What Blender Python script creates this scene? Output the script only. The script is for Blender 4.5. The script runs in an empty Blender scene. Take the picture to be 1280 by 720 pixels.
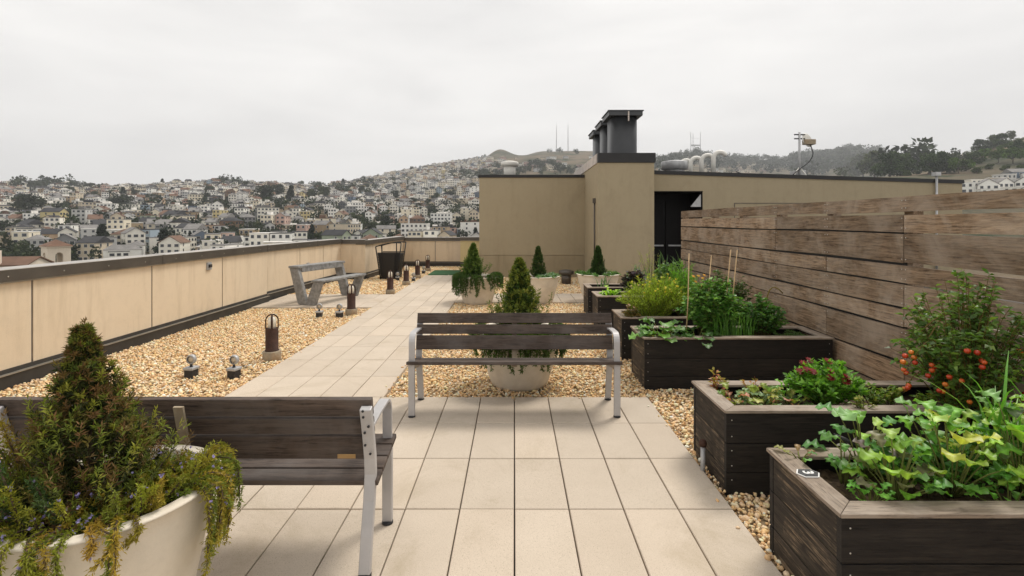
import bpy, math, random
import numpy as np
from mathutils import Vector, Matrix
random.seed(7); RNG = np.random.default_rng(11)
SC = bpy.context.scene
COL = bpy.data.collections.new('garden'); SC.collection.children.link(COL)
R = math.radians
EYE, FOC, PX, PY = 1.6, 640.0, 643.0, 277.5      # photo geometry, used to measure the place

# ---------------------------------------------------------------- mesh builder
class MB:
    def __init__(s): s.V=[]; s.F=[]; s.n=0; s.C=[]
    def add(s, V, F, mat=0, smooth=False, col=(1,1,1)):
        V=np.asarray(V,float).reshape(-1,3)
        c=np.asarray(col,float)
        if c.ndim==1: c=np.tile(c[:3],(len(V),1))
        s.V.append(V); s.C.append(c[:,:3])
        if isinstance(F,np.ndarray): s.F.append((F+s.n,mat,smooth))
        else:
            by={}
            for f in F: by.setdefault(len(f),[]).append(f)
            for k,fs in by.items(): s.F.append((np.asarray(fs,int)+s.n,mat,smooth))
        s.n+=len(V); return s
    def box(s,x0,x1,y0,y1,z0,z1,mat=0,col=(1,1,1),rot=None,off=(0,0,0)):
        V=np.array([[x,y,z] for z in (z0,z1) for y in (y0,y1) for x in (x0,x1)],float)
        if rot is not None: V=V@np.array(rot).T
        V=V+np.array(off)
        return s.add(V,[(0,2,3,1),(4,5,7,6),(0,1,5,4),(2,6,7,3),(0,4,6,2),(1,3,7,5)],mat,False,col)
    def prism(s,poly,axis,a0,a1,mat=0,smooth=False,col=(1,1,1)):
        # poly: list of 2d points; axis 'x': (y,z), 'y': (x,z), 'z': (x,y)
        n=len(poly); V=[]
        for a in (a0,a1):
            for p,q in poly:
                V.append({'x':(a,p,q),'y':(p,a,q),'z':(p,q,a)}[axis])
        F=[tuple(range(n))[::-1],tuple(range(n,2*n))]+[(i,(i+1)%n,n+(i+1)%n,n+i) for i in range(n)]
        return s.add(V,F,mat,smooth,col)
    def lathe(s,prof,seg=24,c=(0,0,0),mat=0,smooth=True,col=(1,1,1),sx=1,sy=1):
        V=[];F=[]
        for r,z in prof:
            for i in range(seg):
                a=2*math.pi*i/seg; V.append((c[0]+sx*r*math.cos(a),c[1]+sy*r*math.sin(a),c[2]+z))
        for k in range(len(prof)-1):
            for i in range(seg):
                j=(i+1)%seg; F.append((k*seg+i,k*seg+j,(k+1)*seg+j,(k+1)*seg+i))
        if prof[0][0]>1e-6: F.append(tuple(range(seg))[::-1])
        if prof[-1][0]>1e-6: F.append(tuple(range((len(prof)-1)*seg,len(prof)*seg)))
        return s.add(V,F,mat,smooth,col)
    def tube(s,pts,r,seg=8,mat=0,smooth=True,col=(1,1,1)):
        pts=[Vector(p) for p in pts]; n=len(pts)
        rs=r if isinstance(r,(list,tuple)) else [r]*n
        V=[];F=[]; up=Vector((0,0,1)); prev=None
        for i,p in enumerate(pts):
            d=(pts[min(i+1,n-1)]-pts[max(i-1,0)]).normalized()
            if prev is None:
                a=up if abs(d.z)<.9 else Vector((1,0,0)); u=d.cross(a).normalized()
            else: u=(prev-d*prev.dot(d)).normalized()
            prev=u; w=d.cross(u)
            for k in range(seg):
                t=2*math.pi*k/seg; V.append(p+(u*math.cos(t)+w*math.sin(t))*rs[i])
        for i in range(n-1):
            for k in range(seg):
                j=(k+1)%seg; F.append((i*seg+k,i*seg+j,(i+1)*seg+j,(i+1)*seg+k))
        F.append(tuple(range(seg))[::-1]); F.append(tuple(range((n-1)*seg,n*seg)))
        return s.add([tuple(v) for v in V],F,mat,smooth,col)
    def ribbon(s,prof,axis,a0,a1,th,mat=0,col=(1,1,1)):
        # flat bar following a 2d polyline with thickness th
        P=[np.array(p,float) for p in prof]; n=len(P); L=[];Rr=[]
        for i in range(n):
            d=P[min(i+1,n-1)]-P[max(i-1,0)]; d/=np.linalg.norm(d); nn=np.array([-d[1],d[0]])
            L.append(P[i]+nn*th/2); Rr.append(P[i]-nn*th/2)
        V=[];ax=lambda a,p:{'x':(a,p[0],p[1]),'y':(p[0],a,p[1])}[axis]
        for i in range(n): V+=[ax(a0,L[i]),ax(a1,L[i]),ax(a1,Rr[i]),ax(a0,Rr[i])]
        F=[(0,1,2,3),(4*n-1,4*n-2,4*n-3,4*n-4)]
        for i in range(n-1):
            for k in range(4):
                j=(k+1)%4; F.append((4*i+k,4*i+4+k,4*i+4+j,4*i+j))
        return s.add(V,F,mat,False,col)
    def mesh(s,name,mats):
        me=bpy.data.meshes.new(name); V=np.concatenate(s.V); C=np.concatenate(s.C)
        me.vertices.add(len(V)); me.vertices.foreach_set('co',V.astype(np.float32).ravel())
        nl=sum(f.size for f,_,_ in s.F); npo=sum(len(f) for f,_,_ in s.F)
        me.loops.add(nl); me.polygons.add(npo)
        me.loops.foreach_set('vertex_index',np.concatenate([f.ravel() for f,_,_ in s.F]).astype(np.int32))
        ls=[];o=0;mi=[];sm=[]
        for f,m,k in s.F:
            ls.append(o+np.arange(len(f))*f.shape[1]); o+=f.size
            mi.append(np.full(len(f),m)); sm.append(np.full(len(f),k))
        me.polygons.foreach_set('loop_start',np.concatenate(ls).astype(np.int32))
        for m in (mats if isinstance(mats,(list,tuple)) else [mats]): me.materials.append(m)
        me.polygons.foreach_set('material_index',np.concatenate(mi).astype(np.int32))
        me.polygons.foreach_set('use_smooth',np.concatenate(sm))
        ca=me.color_attributes.new('Col','FLOAT_COLOR','POINT')
        ca.data.foreach_set('color',np.c_[C,np.ones(len(C))].astype(np.float32).ravel())
        me.update(calc_edges=True); me.validate()
        return me
    def build(s,name,mats,parent=None,loc=None,rz=0,bevel=0):
        return link(name,s.mesh(name,mats),parent,loc,rz,bevel)
def link(name,me,parent=None,loc=None,rz=0,bevel=0):
    o=bpy.data.objects.new(name,me); COL.objects.link(o)
    if parent is not None: o.parent=parent
    if loc is not None: o.location=loc
    if rz: o.rotation_euler=(0,0,rz)
    if bevel:
        b=o.modifiers.new('edge','BEVEL'); b.width=bevel; b.segments=2; b.limit_method='ANGLE'; b.angle_limit=R(35)
    return o
def tag(o,label,cat,group=None,kind=None):
    if label: o['label']=label
    if cat: o['category']=cat
    if group: o['group']=group
    if kind: o['kind']=kind
    return o
def thing(name,label,cat,loc=(0,0,0),rz=0,group=None):
    o=bpy.data.objects.new(name,None); COL.objects.link(o); o.location=loc; o.rotation_euler=(0,0,rz)
    o.empty_display_size=.1
    return tag(o,label,cat,group)
KIDS={}
def dup(root,loc,rz=None,label=None):
    def cp(o,p):
        c=o.copy(); COL.objects.link(c)
        if p is not None: c.parent=p
        for k in [x for x in ALLOBJ() if x.parent==o]: cp(k,c)
        return c
    c=cp(root,None); c.location=loc
    if rz is not None: c.rotation_euler=(0,0,rz)
    if label: c['label']=label
    return c
def ALLOBJ(): return list(COL.objects)

# ---------------------------------------------------------------- materials
class NT:
    def __init__(s,name):
        s.m=bpy.data.materials.new(name); s.m.use_nodes=True; s.t=s.m.node_tree; s.t.nodes.clear()
        s.out=s.n('ShaderNodeOutputMaterial')
    def n(s,typ,**kw):
        x=s.t.nodes.new(typ)
        for k,v in kw.items():
            if k.startswith('i_'):
                key=k[2:].replace('_',' ')
                x.inputs[key].default_value=v
            else: setattr(x,k,v)
        return x
    def l(s,a,b): s.t.links.new(a,b)
    def mix(s,a,b,f,blend='MIX'):
        x=s.n('ShaderNodeMix',data_type='RGBA',blend_type=blend,clamp_factor=True)
        for sock,v in ((x.inputs[0],f),(x.inputs[6],a),(x.inputs[7],b)):
            if hasattr(v,'is_linked'): s.l(v,sock)
            elif isinstance(v,(int,float)): sock.default_value=v
            else: sock.default_value=(*v[:3],1)
        return x.outputs[2]
    def noise(s,vec,scale,detail=4,rough=.6,dist=0):
        x=s.n('ShaderNodeTexNoise'); x.inputs['Scale'].default_value=scale; x.inputs['Detail'].default_value=detail
        x.inputs['Roughness'].default_value=rough; x.inputs['Distortion'].default_value=dist
        if vec is not None: s.l(vec,x.inputs['Vector'])
        return x.outputs['Fac']
    def ramp(s,f,stops):
        x=s.n('ShaderNodeValToRGB'); e=x.color_ramp.elements
        while len(e)<len(stops): e.new(.5)
        for el,(p,c) in zip(e,stops): el.position=p; el.color=(*(c if not isinstance(c,(int,float)) else (c,c,c)),1)
        s.l(f,x.inputs[0]); return x.outputs[0]
    def coord(s,kind='Object',scale=(1,1,1),offattr=0):
        tc=s.n('ShaderNodeTexCoord'); v=tc.outputs[kind]
        if offattr:
            a=s.n('ShaderNodeAttribute',attribute_name='Col'); m=s.n('ShaderNodeVectorMath',operation='MULTIPLY_ADD')
            m.inputs[1].default_value=(offattr,)*3; s.l(a.outputs['Color'],m.inputs[0]); s.l(v,m.inputs[2]); v=m.outputs[0]
        mp=s.n('ShaderNodeMapping'); mp.inputs['Scale'].default_value=scale; s.l(v,mp.inputs[0]); return mp.outputs[0]
    def attr(s): return s.n('ShaderNodeAttribute',attribute_name='Col').outputs['Color']
    def bump(s,h,strength,dist=.01):
        b=s.n('ShaderNodeBump'); b.inputs['Strength'].default_value=strength; b.inputs['Distance'].default_value=dist
        s.l(h,b.inputs['Height']); return b.outputs[0]
    def bsdf(s,color,rough=.7,metal=0,normal=None,spec=.4):
        p=s.n('ShaderNodeBsdfPrincipled')
        if hasattr(color,'is_linked'): s.l(color,p.inputs['Base Color'])
        else: p.inputs['Base Color'].default_value=(*color,1)
        if hasattr(rough,'is_linked'): s.l(rough,p.inputs['Roughness'])
        else: p.inputs['Roughness'].default_value=rough
        p.inputs['Metallic'].default_value=metal; p.inputs['Specular IOR Level'].default_value=spec
        if normal is not None: s.l(normal,p.inputs['Normal'])
        s.l(p.outputs[0],s.out.inputs[0]); s.p=p; return s.m
def sc(c,k): return tuple(x*k for x in c)
def plain(name,color,rough=.6,metal=0,var=.18,scale=6,bump=.15,bscale=60,attr=False,spec=.4,stain=None):
    t=NT(name); v=t.coord()
    f=t.noise(v,scale,5); c=t.mix(sc(color,1-var),sc(color,1+var),t.ramp(f,[(.3,0),(.7,1)]))
    if stain: c=t.mix(c,stain,t.ramp(t.noise(v,scale*.35,6,.65),[(.5,0),(.72,.7)]))
    if attr: c=t.mix(c,t.attr(),1.0,'MULTIPLY')
    return t.bsdf(c,rough,metal,t.bump(t.noise(v,bscale,3),bump),spec)
def wood(name,light,dark,axis='x',grain=1.0,grey=None,rough=.75,worn=None,bump=.35,spec=.3,dist=.9,tone=(.75,1.2)):
    t=NT(name); k={'x':(.9,11,11),'y':(11,.9,11)}[axis]
    v=t.coord('Object',tuple(q*grain for q in k),offattr=9.0)
    f1=t.noise(v,2.2,6,.62,dist); f2=t.noise(v,9,5,.7,.4)
    c=t.mix(dark,light,t.ramp(f1,[(.3,0),(.68,1)]))
    c=t.mix(c,sc(dark,.45),t.ramp(f2,[(.50,0),(.66,.85)]))
    v2=t.coord('Object',(1,1,1),offattr=5.0)
    if grey: c=t.mix(c,grey,t.ramp(t.noise(v2,2.6,5,.65,.5),[(.42,0),(.72,.75)]))
    if worn:
        vw=t.coord('Object',tuple(q*(1.0 if q<2 else 1.9) for q in k),offattr=3.0); v3=t.coord('Object',(1,1,1),offattr=2.0)
        mk=t.mix((0,0,0),t.ramp(t.noise(vw,3.4,8,.75,.5),[(.50,0),(.60,1)]),t.ramp(t.noise(v3,3.2,4,.6,.4),[(.46,0),(.62,1)]))
        mg=t.n('ShaderNodeSeparateColor'); t.l(mk,mg.inputs[0]); c=t.mix(c,worn,mg.outputs[0])
    a=t.attr(); g=t.n('ShaderNodeSeparateColor'); t.l(a,g.inputs[0])
    mr=t.n('ShaderNodeMapRange'); mr.inputs['To Min'].default_value=tone[0]; mr.inputs['To Max'].default_value=tone[1]; t.l(g.outputs[1],mr.inputs[0])
    mm=t.n('ShaderNodeVectorMath',operation='SCALE'); t.l(c,mm.inputs[0]); t.l(mr.outputs[0],mm.inputs[3])
    return t.bsdf(mm.outputs[0],rough,0,t.bump(f2,bump,.006),spec)
def leafmat(name,rough=.5,trans=.3,spec=.35,gain=1.0):
    t=NT(name); a=t.attr(); v=t.coord(); c=t.mix(sc((1,1,1),.75*gain),(1.2*gain,1.2*gain,1.15*gain),t.noise(v,25,3)); c=t.mix(a,c,1.0,'MULTIPLY')
    t.bsdf(c,rough,0,None,spec); tr=t.n('ShaderNodeBsdfTranslucent'); c2=t.mix(c,(1.25,1.3,.6),1.0,'MULTIPLY'); t.l(c2,tr.inputs[0])
    ms=t.n('ShaderNodeMixShader'); ms.inputs[0].default_value=trans; t.l(t.p.outputs[0],ms.inputs[1]); t.l(tr.outputs[0],ms.inputs[2])
    t.l(ms.outputs[0],t.out.inputs[0]); return t.m
M={}
def paver():
    t=NT('concrete_paver'); v=t.coord(); a=t.attr()
    c=t.mix((.495,.412,.322),(.615,.522,.42),t.noise(v,3.0,5,.6))
    c=t.mix(c,(.25,.205,.14),t.ramp(t.noise(v,230,2,.5),[(.60,0),(.68,.75)]))
    c=t.mix(c,(.72,.65,.52),t.ramp(t.noise(v,170,2,.5),[(.64,0),(.70,.6)]))
    c=t.mix(c,(.36,.29,.195),t.ramp(t.noise(v,1.3,7,.72,.8),[(.53,0),(.74,.62)]))
    c=t.mix(c,a,1.0,'MULTIPLY')
    return t.bsdf(c,.85,0,t.bump(t.noise(v,260,3),.25,.003),.25)
def stucco(name,c0,c1,st,streak=.4):
    t=NT(name); v=t.coord(); vs=t.coord('Object',(4,4,.45))
    c=t.mix(c0,c1,t.noise(v,1.1,5,.6)); c=t.mix(c,st,t.ramp(t.noise(vs,1.3,6,.7),[(.5,0),(.78,streak)]))
    c=t.mix(c,sc(c0,.8),t.ramp(t.noise(v,7,5,.7),[(.5,0),(.75,.3)])); c=t.mix(c,sc(c0,.62),t.ramp(t.noise(v,.55,7,.72,1.2),[(.56,0),(.80,.45)]))
    return t.bsdf(c,.9,0,t.bump(t.noise(v,120,4),.3,.004),.2)
M['paver']=paver()
M['membrane']=plain('roof_membrane',(.10,.085,.07),.9)
M['gravelbase']=plain('gravel_bed',(.30,.215,.125),.95,var=.5,scale=60,bump=1,bscale=45)
M['wall']=stucco('cream_stucco',(.69,.56,.40),(.77,.64,.475),(.48,.365,.235),.6)
M['wally']=stucco('yellow_stucco',(.68,.56,.30),(.74,.62,.36),(.6,.47,.25))
M['tan']=stucco('tan_stucco',(.345,.285,.188),(.40,.335,.225),(.27,.22,.142),.4)
M['tanb']=stucco('tan_stucco_low',(.315,.257,.165),(.37,.305,.20),(.22,.175,.105),.7)
M['coping']=plain('brown_metal',(.115,.102,.086),.45,.5,.2,3,.05,20,spec=.5)
M['copingtop']=plain('sky_bright_metal',(.42,.39,.35),.4,.4,.2,4,.05,20)  # paler coping metal, sky reflection painted into its colour
M['black']=plain('black_coping',(.02,.019,.019),.5,0,.2,4,.05,30)
M['flash']=plain('dark_flashing',(.052,.048,.043),.55,.2,.25,5,.08,30)
M['flashlip']=plain('metal_lip',(.36,.33,.28),.4,.6,.2,8,.05,30)
M['joint']=plain('joint_gap',(.17,.15,.155),.7)
M['paleside']=plain('pale_coping',(.52,.46,.41),.6,0,.2,3)
M['duct']=plain('painted_duct',(.045,.047,.05),.38,.3,.2,2,.06,12,spec=.5)
M['steel']=plain('painted_aluminium',(.46,.445,.44),.5,.25,.12,5,.05,80)
M['zinc']=plain('galvanised',(.44,.44,.44),.5,.3,.2,8,.08,50)
M['whitemetal']=plain('white_pipe',(.74,.72,.66),.5,0,.12,4,.05,40)
M['slat']=wood('bench_wood',(.118,.085,.066),(.046,.034,.028),'x',1.0,(.15,.128,.115))
M['fence']=wood('fence_wood',(.385,.268,.172),(.115,.071,.040),'y',.75,(.45,.37,.29),bump=.7,dist=2.6,tone=(.74,1.2))
M['bedx']=wood('stained_board_x',(.024,.020,.017),(.012,.010,.009),'x',1.1,None,.7,(.034,.028,.022))
M['bedy']=wood('stained_board_y',(.062,.047,.034),(.018,.014,.011),'y',1.3,None,.75,(.36,.26,.16))
M['rimx']=wood('rim_board_x',(.37,.295,.225),(.165,.122,.088),'x',1.2,(.44,.375,.31))
M['rimy']=wood('rim_board_y',(.37,.295,.225),(.165,.122,.088),'y',1.2,(.44,.375,.31))
M['soil']=plain('potting_soil',(.06,.036,.02),.95,0,.6,40,1,40,stain=(.20,.13,.07))
M['concrete']=plain('bowl_concrete',(.74,.665,.55),.85,0,.1,5,.2,70,stain=(.58,.49,.37))
M['grey']=plain('weathered_concrete',(.25,.245,.235),.85,0,.35,16,.5,45,stain=(.14,.135,.13))
M['rust']=plain('rust_steel',(.052,.023,.014),.75,.2,.4,14,.4,60)
M['pedestal']=plain('pedestal',(.33,.27,.19),.85,0,.25,12,.3,50,stain=(.30,.14,.03))
M['diffuser']=plain('frosted_glass',(.82,.76,.64),.3,0,.05,5,.02,10)
M['darkbox']=plain('dark_box',(.035,.034,.036),.5,.2)
M['lens']=plain('lens',(.60,.52,.40),.3,0,.1)
M['canblack']=plain('black_powder_coat',(.016,.015,.015),.45,.1,.15,6)
M['turf']=plain('turf',(.03,.10,.035),.95,0,.4,80,.8,120)
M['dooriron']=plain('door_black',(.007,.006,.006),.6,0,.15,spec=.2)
M['screw']=plain('screw',(.6,.57,.52),.35,.8)
M['signblack']=plain('sign_black',(.02,.02,.022),.5)
M['signwhite']=plain('sign_white',(.8,.79,.76),.5,0,.04)
M['brass']=plain('brass_plate',(.34,.22,.10),.4,.6)
M['bamboo']=plain('bamboo',(.55,.38,.20),.6,0,.2,20,attr=True)
M['bark']=plain('bark',(.09,.06,.04),.9,0,.4,20,.8,30,attr=True)
M['leaf']=leafmat('leaf',.42,.34,.45,1.75); M['needle']=leafmat('needle',.6,.25,.25,1.35)
M['flower']=leafmat('petal',.5,.3,.3)
M['tomato']=plain('tomato_skin',(1,1,1),.25,0,.06,10,.02,20,attr=True,spec=.5)
M['plastic']=plain('black_plastic',(.03,.03,.033),.35)
def pebblemat():
    t=NT('pebble'); v=t.coord(); a=t.attr(); c=t.mix(a,t.mix((.7,.7,.7),(1.25,1.2,1.15),t.noise(v,70,3)),1.0,'MULTIPLY')
    return t.bsdf(c,.75,0,None,.3)
M['pebble']=pebblemat()
# ---------------------------------------------------------------- roof deck, paving, gravel
def structure(o): o['kind']='structure'; return o
b=MB(); b.box(-5.35,13.2,-4,19.4,-24,-.075)
structure(b.build('roof_deck',M['membrane']))
TW,TD=.305,.61
def pave():
    b=MB(); g=.0035
    def tile(x0,x1,y0,y1):
        t=random.uniform(.945,1.045); w=random.uniform(-.008,.008)
        dz=random.uniform(-.0015,.0015)
        c=.004; z0,z1=-.06,dz
        V=[(x0+g,y0+g,z0),(x1-g,y0+g,z0),(x1-g,y1-g,z0),(x0+g,y1-g,z0),
           (x0+g,y0+g,z1-c),(x1-g,y0+g,z1-c),(x1-g,y1-g,z1-c),(x0+g,y1-g,z1-c),
           (x0+g+c,y0+g+c,z1),(x1-g-c,y0+g+c,z1),(x1-g-c,y1-g-c,z1),(x0+g+c,y1-g-c,z1)]
        F=[(8,9,10,11)]+[(i,(i+1)%4,4+(i+1)%4,4+i) for i in range(4)]+[(4+i,4+(i+1)%4,8+(i+1)%4,8+i) for i in range(4)]
        b.add(V,F,0,False,(t+w,t,t-w))
    def field(x0,nx,y1,ny,tw=TW,td=TD):
        for i in range(nx):
            for j in range(ny): tile(x0+i*tw,x0+(i+1)*tw,y1-(j+1)*td,y1-j*td)
    YE=4.686
    field(1.22-13*TW,13,YE,12)                      # patio
    n=18; field(-2.67,5,YE+17*.63,17,.295,.63)      # walkway to the far end
    field(-2.67-8*.29,8,11.35,3,.29,.58)            # pad of the concrete bench
    field(-1.195,14,11.46,2,TW,TD)                  # crossing to the door
    return structure(b.build('pavement',M['paver']))
pave()
def ico():
    p=(1+5**.5)/2
    V=np.array([(-1,p,0),(1,p,0),(-1,-p,0),(1,-p,0),(0,-1,p),(0,1,p),(0,-1,-p),(0,1,-p),(p,0,-1),(p,0,1),(-p,0,-1),(-p,0,1)],float)
    V/=np.linalg.norm(V[0])
    F=np.array([(0,11,5),(0,5,1),(0,1,7),(0,7,10),(0,10,11),(1,5,9),(5,11,4),(11,10,2),(10,7,6),(7,1,8),(3,9,4),(3,4,2),(3,2,6),(3,6,8),(3,8,9),(4,9,5),(2,4,11),(6,2,10),(8,6,7),(9,8,1)])
    return V,F
PEB=np.array([(.66,.47,.26),(.70,.53,.33),(.76,.63,.45),(.60,.41,.21),(.50,.33,.17),(.64,.51,.35),(.82,.74,.60),(.72,.55,.33),(.68,.49,.25),(.62,.48,.34),(.74,.60,.40)])
BEDS=[1.97,3.05,4.97,6.02,7.75,8.80]; BX0,BX1,BDEP,BH=1.255,3.11,.585,.475
def gravel():
    iv,ifc=ico(); b=MB()
    beds=[(-5.15,-2.675,1.2,9.60,2300,.0108),(-5.1,-2.675,11.36,19.0,1000,.0155),(-1.19,3.4,4.69,10.23,2100,.0108),
          (1.225,3.4,1.0,4.69,2300,.0112),(-1.19,3.6,11.47,15.2,1000,.0155),(-2.67,-1.0,15.4,19,600,.019)]
    stray=[(RNG.uniform(x0,x1,n),RNG.uniform(y0,y1,n)) for x0,x1,y0,y1,n in ((-2.67,-2.60,5,9.6,16),(-1.26,-1.19,4.8,10,14),(1.16,1.22,2.2,4.7,8),(-1.2,1.2,4.64,4.69,12))]
    SX=np.concatenate([q[0] for q in stray]); SY=np.concatenate([q[1] for q in stray])
    for x0,x1,y0,y1,den,r in beds+[None]*0:
        b.add([(x0-.02,y0,-.045),(x1,y0,-.045),(x1,y1,-.045),(x0-.02,y1,-.045)],[(0,1,2,3)],1)
        n=int((x1-x0)*(y1-y0)*den); P=np.c_[RNG.uniform(x0,x1,n),RNG.uniform(y0,y1,n),RNG.uniform(-.040,-.016,n)]
        keep=np.ones(n,bool)
        for yb in BEDS: keep&=~((P[:,0]>BX0+.03)&(P[:,0]<BX1)&(P[:,1]>yb+.03)&(P[:,1]<yb+BDEP-.03))
        P=P[keep]
        if x0==-5.15: P=np.concatenate([P,np.c_[SX,SY,np.full(len(SX),.004)]])
        n=len(P)
        s=r*RNG.lognormal(0,.28,n); S=np.c_[s*RNG.uniform(.8,1.5,n),s*RNG.uniform(.7,1.1,n),s*RNG.uniform(.5,.8,n)]
        V=iv[None]*S[:,None]*(1+RNG.uniform(-.14,.14,(n,12,1)))
        az=RNG.uniform(0,6.283,n); tl=RNG.normal(0,.45,n)
        c,s_=np.cos(tl)[:,None],np.sin(tl)[:,None]; V=np.stack([V[...,0]*c+V[...,2]*s_,V[...,1],-V[...,0]*s_+V[...,2]*c],-1)
        c,s_=np.cos(az)[:,None],np.sin(az)[:,None]; V=np.stack([V[...,0]*c-V[...,1]*s_,V[...,0]*s_+V[...,1]*c,V[...,2]],-1)
        V+=P[:,None]
        col=PEB[RNG.integers(0,len(PEB),n)]*RNG.uniform(1.0,1.4,(n,1)); col=col*np.array([1.10,1.04,.99]); col=np.clip(np.repeat(col[:,None],12,1),0,.9)
        F=(ifc[None]+12*np.arange(n)[:,None,None]).reshape(-1,3)
        b.add(V.reshape(-1,3),F,0,True,col.reshape(-1,3))
    o=b.build('gravel',[M['pebble'],M['gravelbase']]); o['kind']='stuff'; o['label']='tan and white pebbles spread between paving and walls'
gravel()
def turf():
    o=MB().box(-2.62,-1.75,15.45,16.9,-.02,.012).build('turf_mat',M['turf'])
    tag(o,'small rectangle of green artificial turf where the walkway ends','turf mat')
turf()

# ---------------------------------------------------------------- parapet walls
def parapet(label,p0,p1,ztop,joints,mat='wall',boxes=(),zb=-.05,cap=.115,end0=0,end1=0,th=.22,labelp=None):
    """wall from p0 to p1 (plan), its garden face on the right hand side of p0->p1"""
    p0=Vector((*p0,0)); p1=Vector((*p1,0)); d=p1-p0; L=d.length; ang=math.atan2(d.y,d.x)
    t=thing('parapet_wall',label,'parapet wall',p0,ang,'parapet walls round the roof')
    # local: x along the wall, garden face at y=0, wall body on +y
    MB().box(0,L,.012,th,-.07,ztop-.005).build('wall_core',M['joint'],t)
    xs=[0]+list(joints)+[L]
    for a,c in zip(xs[:-1],xs[1:]):
        a2=a+(.011 if a>0 else 0); c2=c-(.011 if c<L else 0)
        MB().box(a2,c2,0,.010,zb+.2,ztop-cap).build('wall_panel',M[mat],t,bevel=.002)
    zc=ztop-cap
    b=MB().box(-end0,L+end1,-.045,th+.04,zc,ztop,0).box(-end0,L+end1,-.047,th+.045,ztop,ztop+.006,1)
    b.box(-end0,L+end1,-.022,-.012,zc-.016,zc,1)
    k=2.6
    while k<L: b.box(k,k+.05,-.049,th,zc-.004,ztop+.008,0); k+=3.05
    x=.3
    while x<L: b.lathe([(.008,0),(.008,.004),(0,.006)],8,(0,0,0),2); V=b.V[-1]; b.V[-1]=np.c_[V[:,0]+x,-.045-V[:,2],V[:,1]+zc+.05]; x+=.62
    b.build('coping',[M['coping'],M['copingtop'],M['flashlip']],t)
    b=MB().box(0,L,-.05,0,-.075,zb+.16).box(0,L,-.012,-.0005,zb+.16,zb+.205).box(0,L,-.062,-.001,zb+.155,zb+.163,1)
    b.build('base_flashing',[M['flash'],M['flashlip']],t)
    for bx,bz in boxes:
        q=MB().box(bx-.06,bx+.06,-.022,0,bz-.06,bz+.06,0).build('outlet_box',M['zinc'],t,bevel=.004)
        MB().box(bx-.035,bx+.035,-.045,-.022,bz-.02,bz+.03,0).build('outlet_cover',M['darkbox'],q,bevel=.004)
    return t
# garden face must face +x for the left walls: walk from far to near (right hand side = +x ... local -y)
def seg(label,a,b,*k,**kw): return parapet(label,a,b,*k,**kw)
X1=-4.99
seg('long cream parapet wall beside the gravel strip, nearest the foreground bench',(X1,-1.5),(X1,10.32),1.13,[1.5+y for y in (1.86,3.59,5.30,7.05,8.75)],boxes=[(1.5+8.35,.88)])
seg('cream parapet wall set back behind the grey concrete bench',(-5.15,10.33),(-4.93,14.55),1.115,[1.75,3.05],boxes=[(2.15,.55)],end0=.0)
seg('short cream wall pier jutting out beside the black litter bin',(-4.93,14.55),(-4.24,14.55),1.10,[])
seg('cream wall return running behind the black litter bin',(-4.24,14.56),(-4.05,18.75),1.075,[],end0=.05)
seg('far cream parapet wall closing the terrace behind the bollards',(-4.05,18.75),(-1.96,18.75),1.03,[1.15])
seg('pale yellow stretch of wall between the far parapet and the tan penthouse',(-1.96,18.55),(-.95,18.55),1.05,[],mat='wally')
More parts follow.
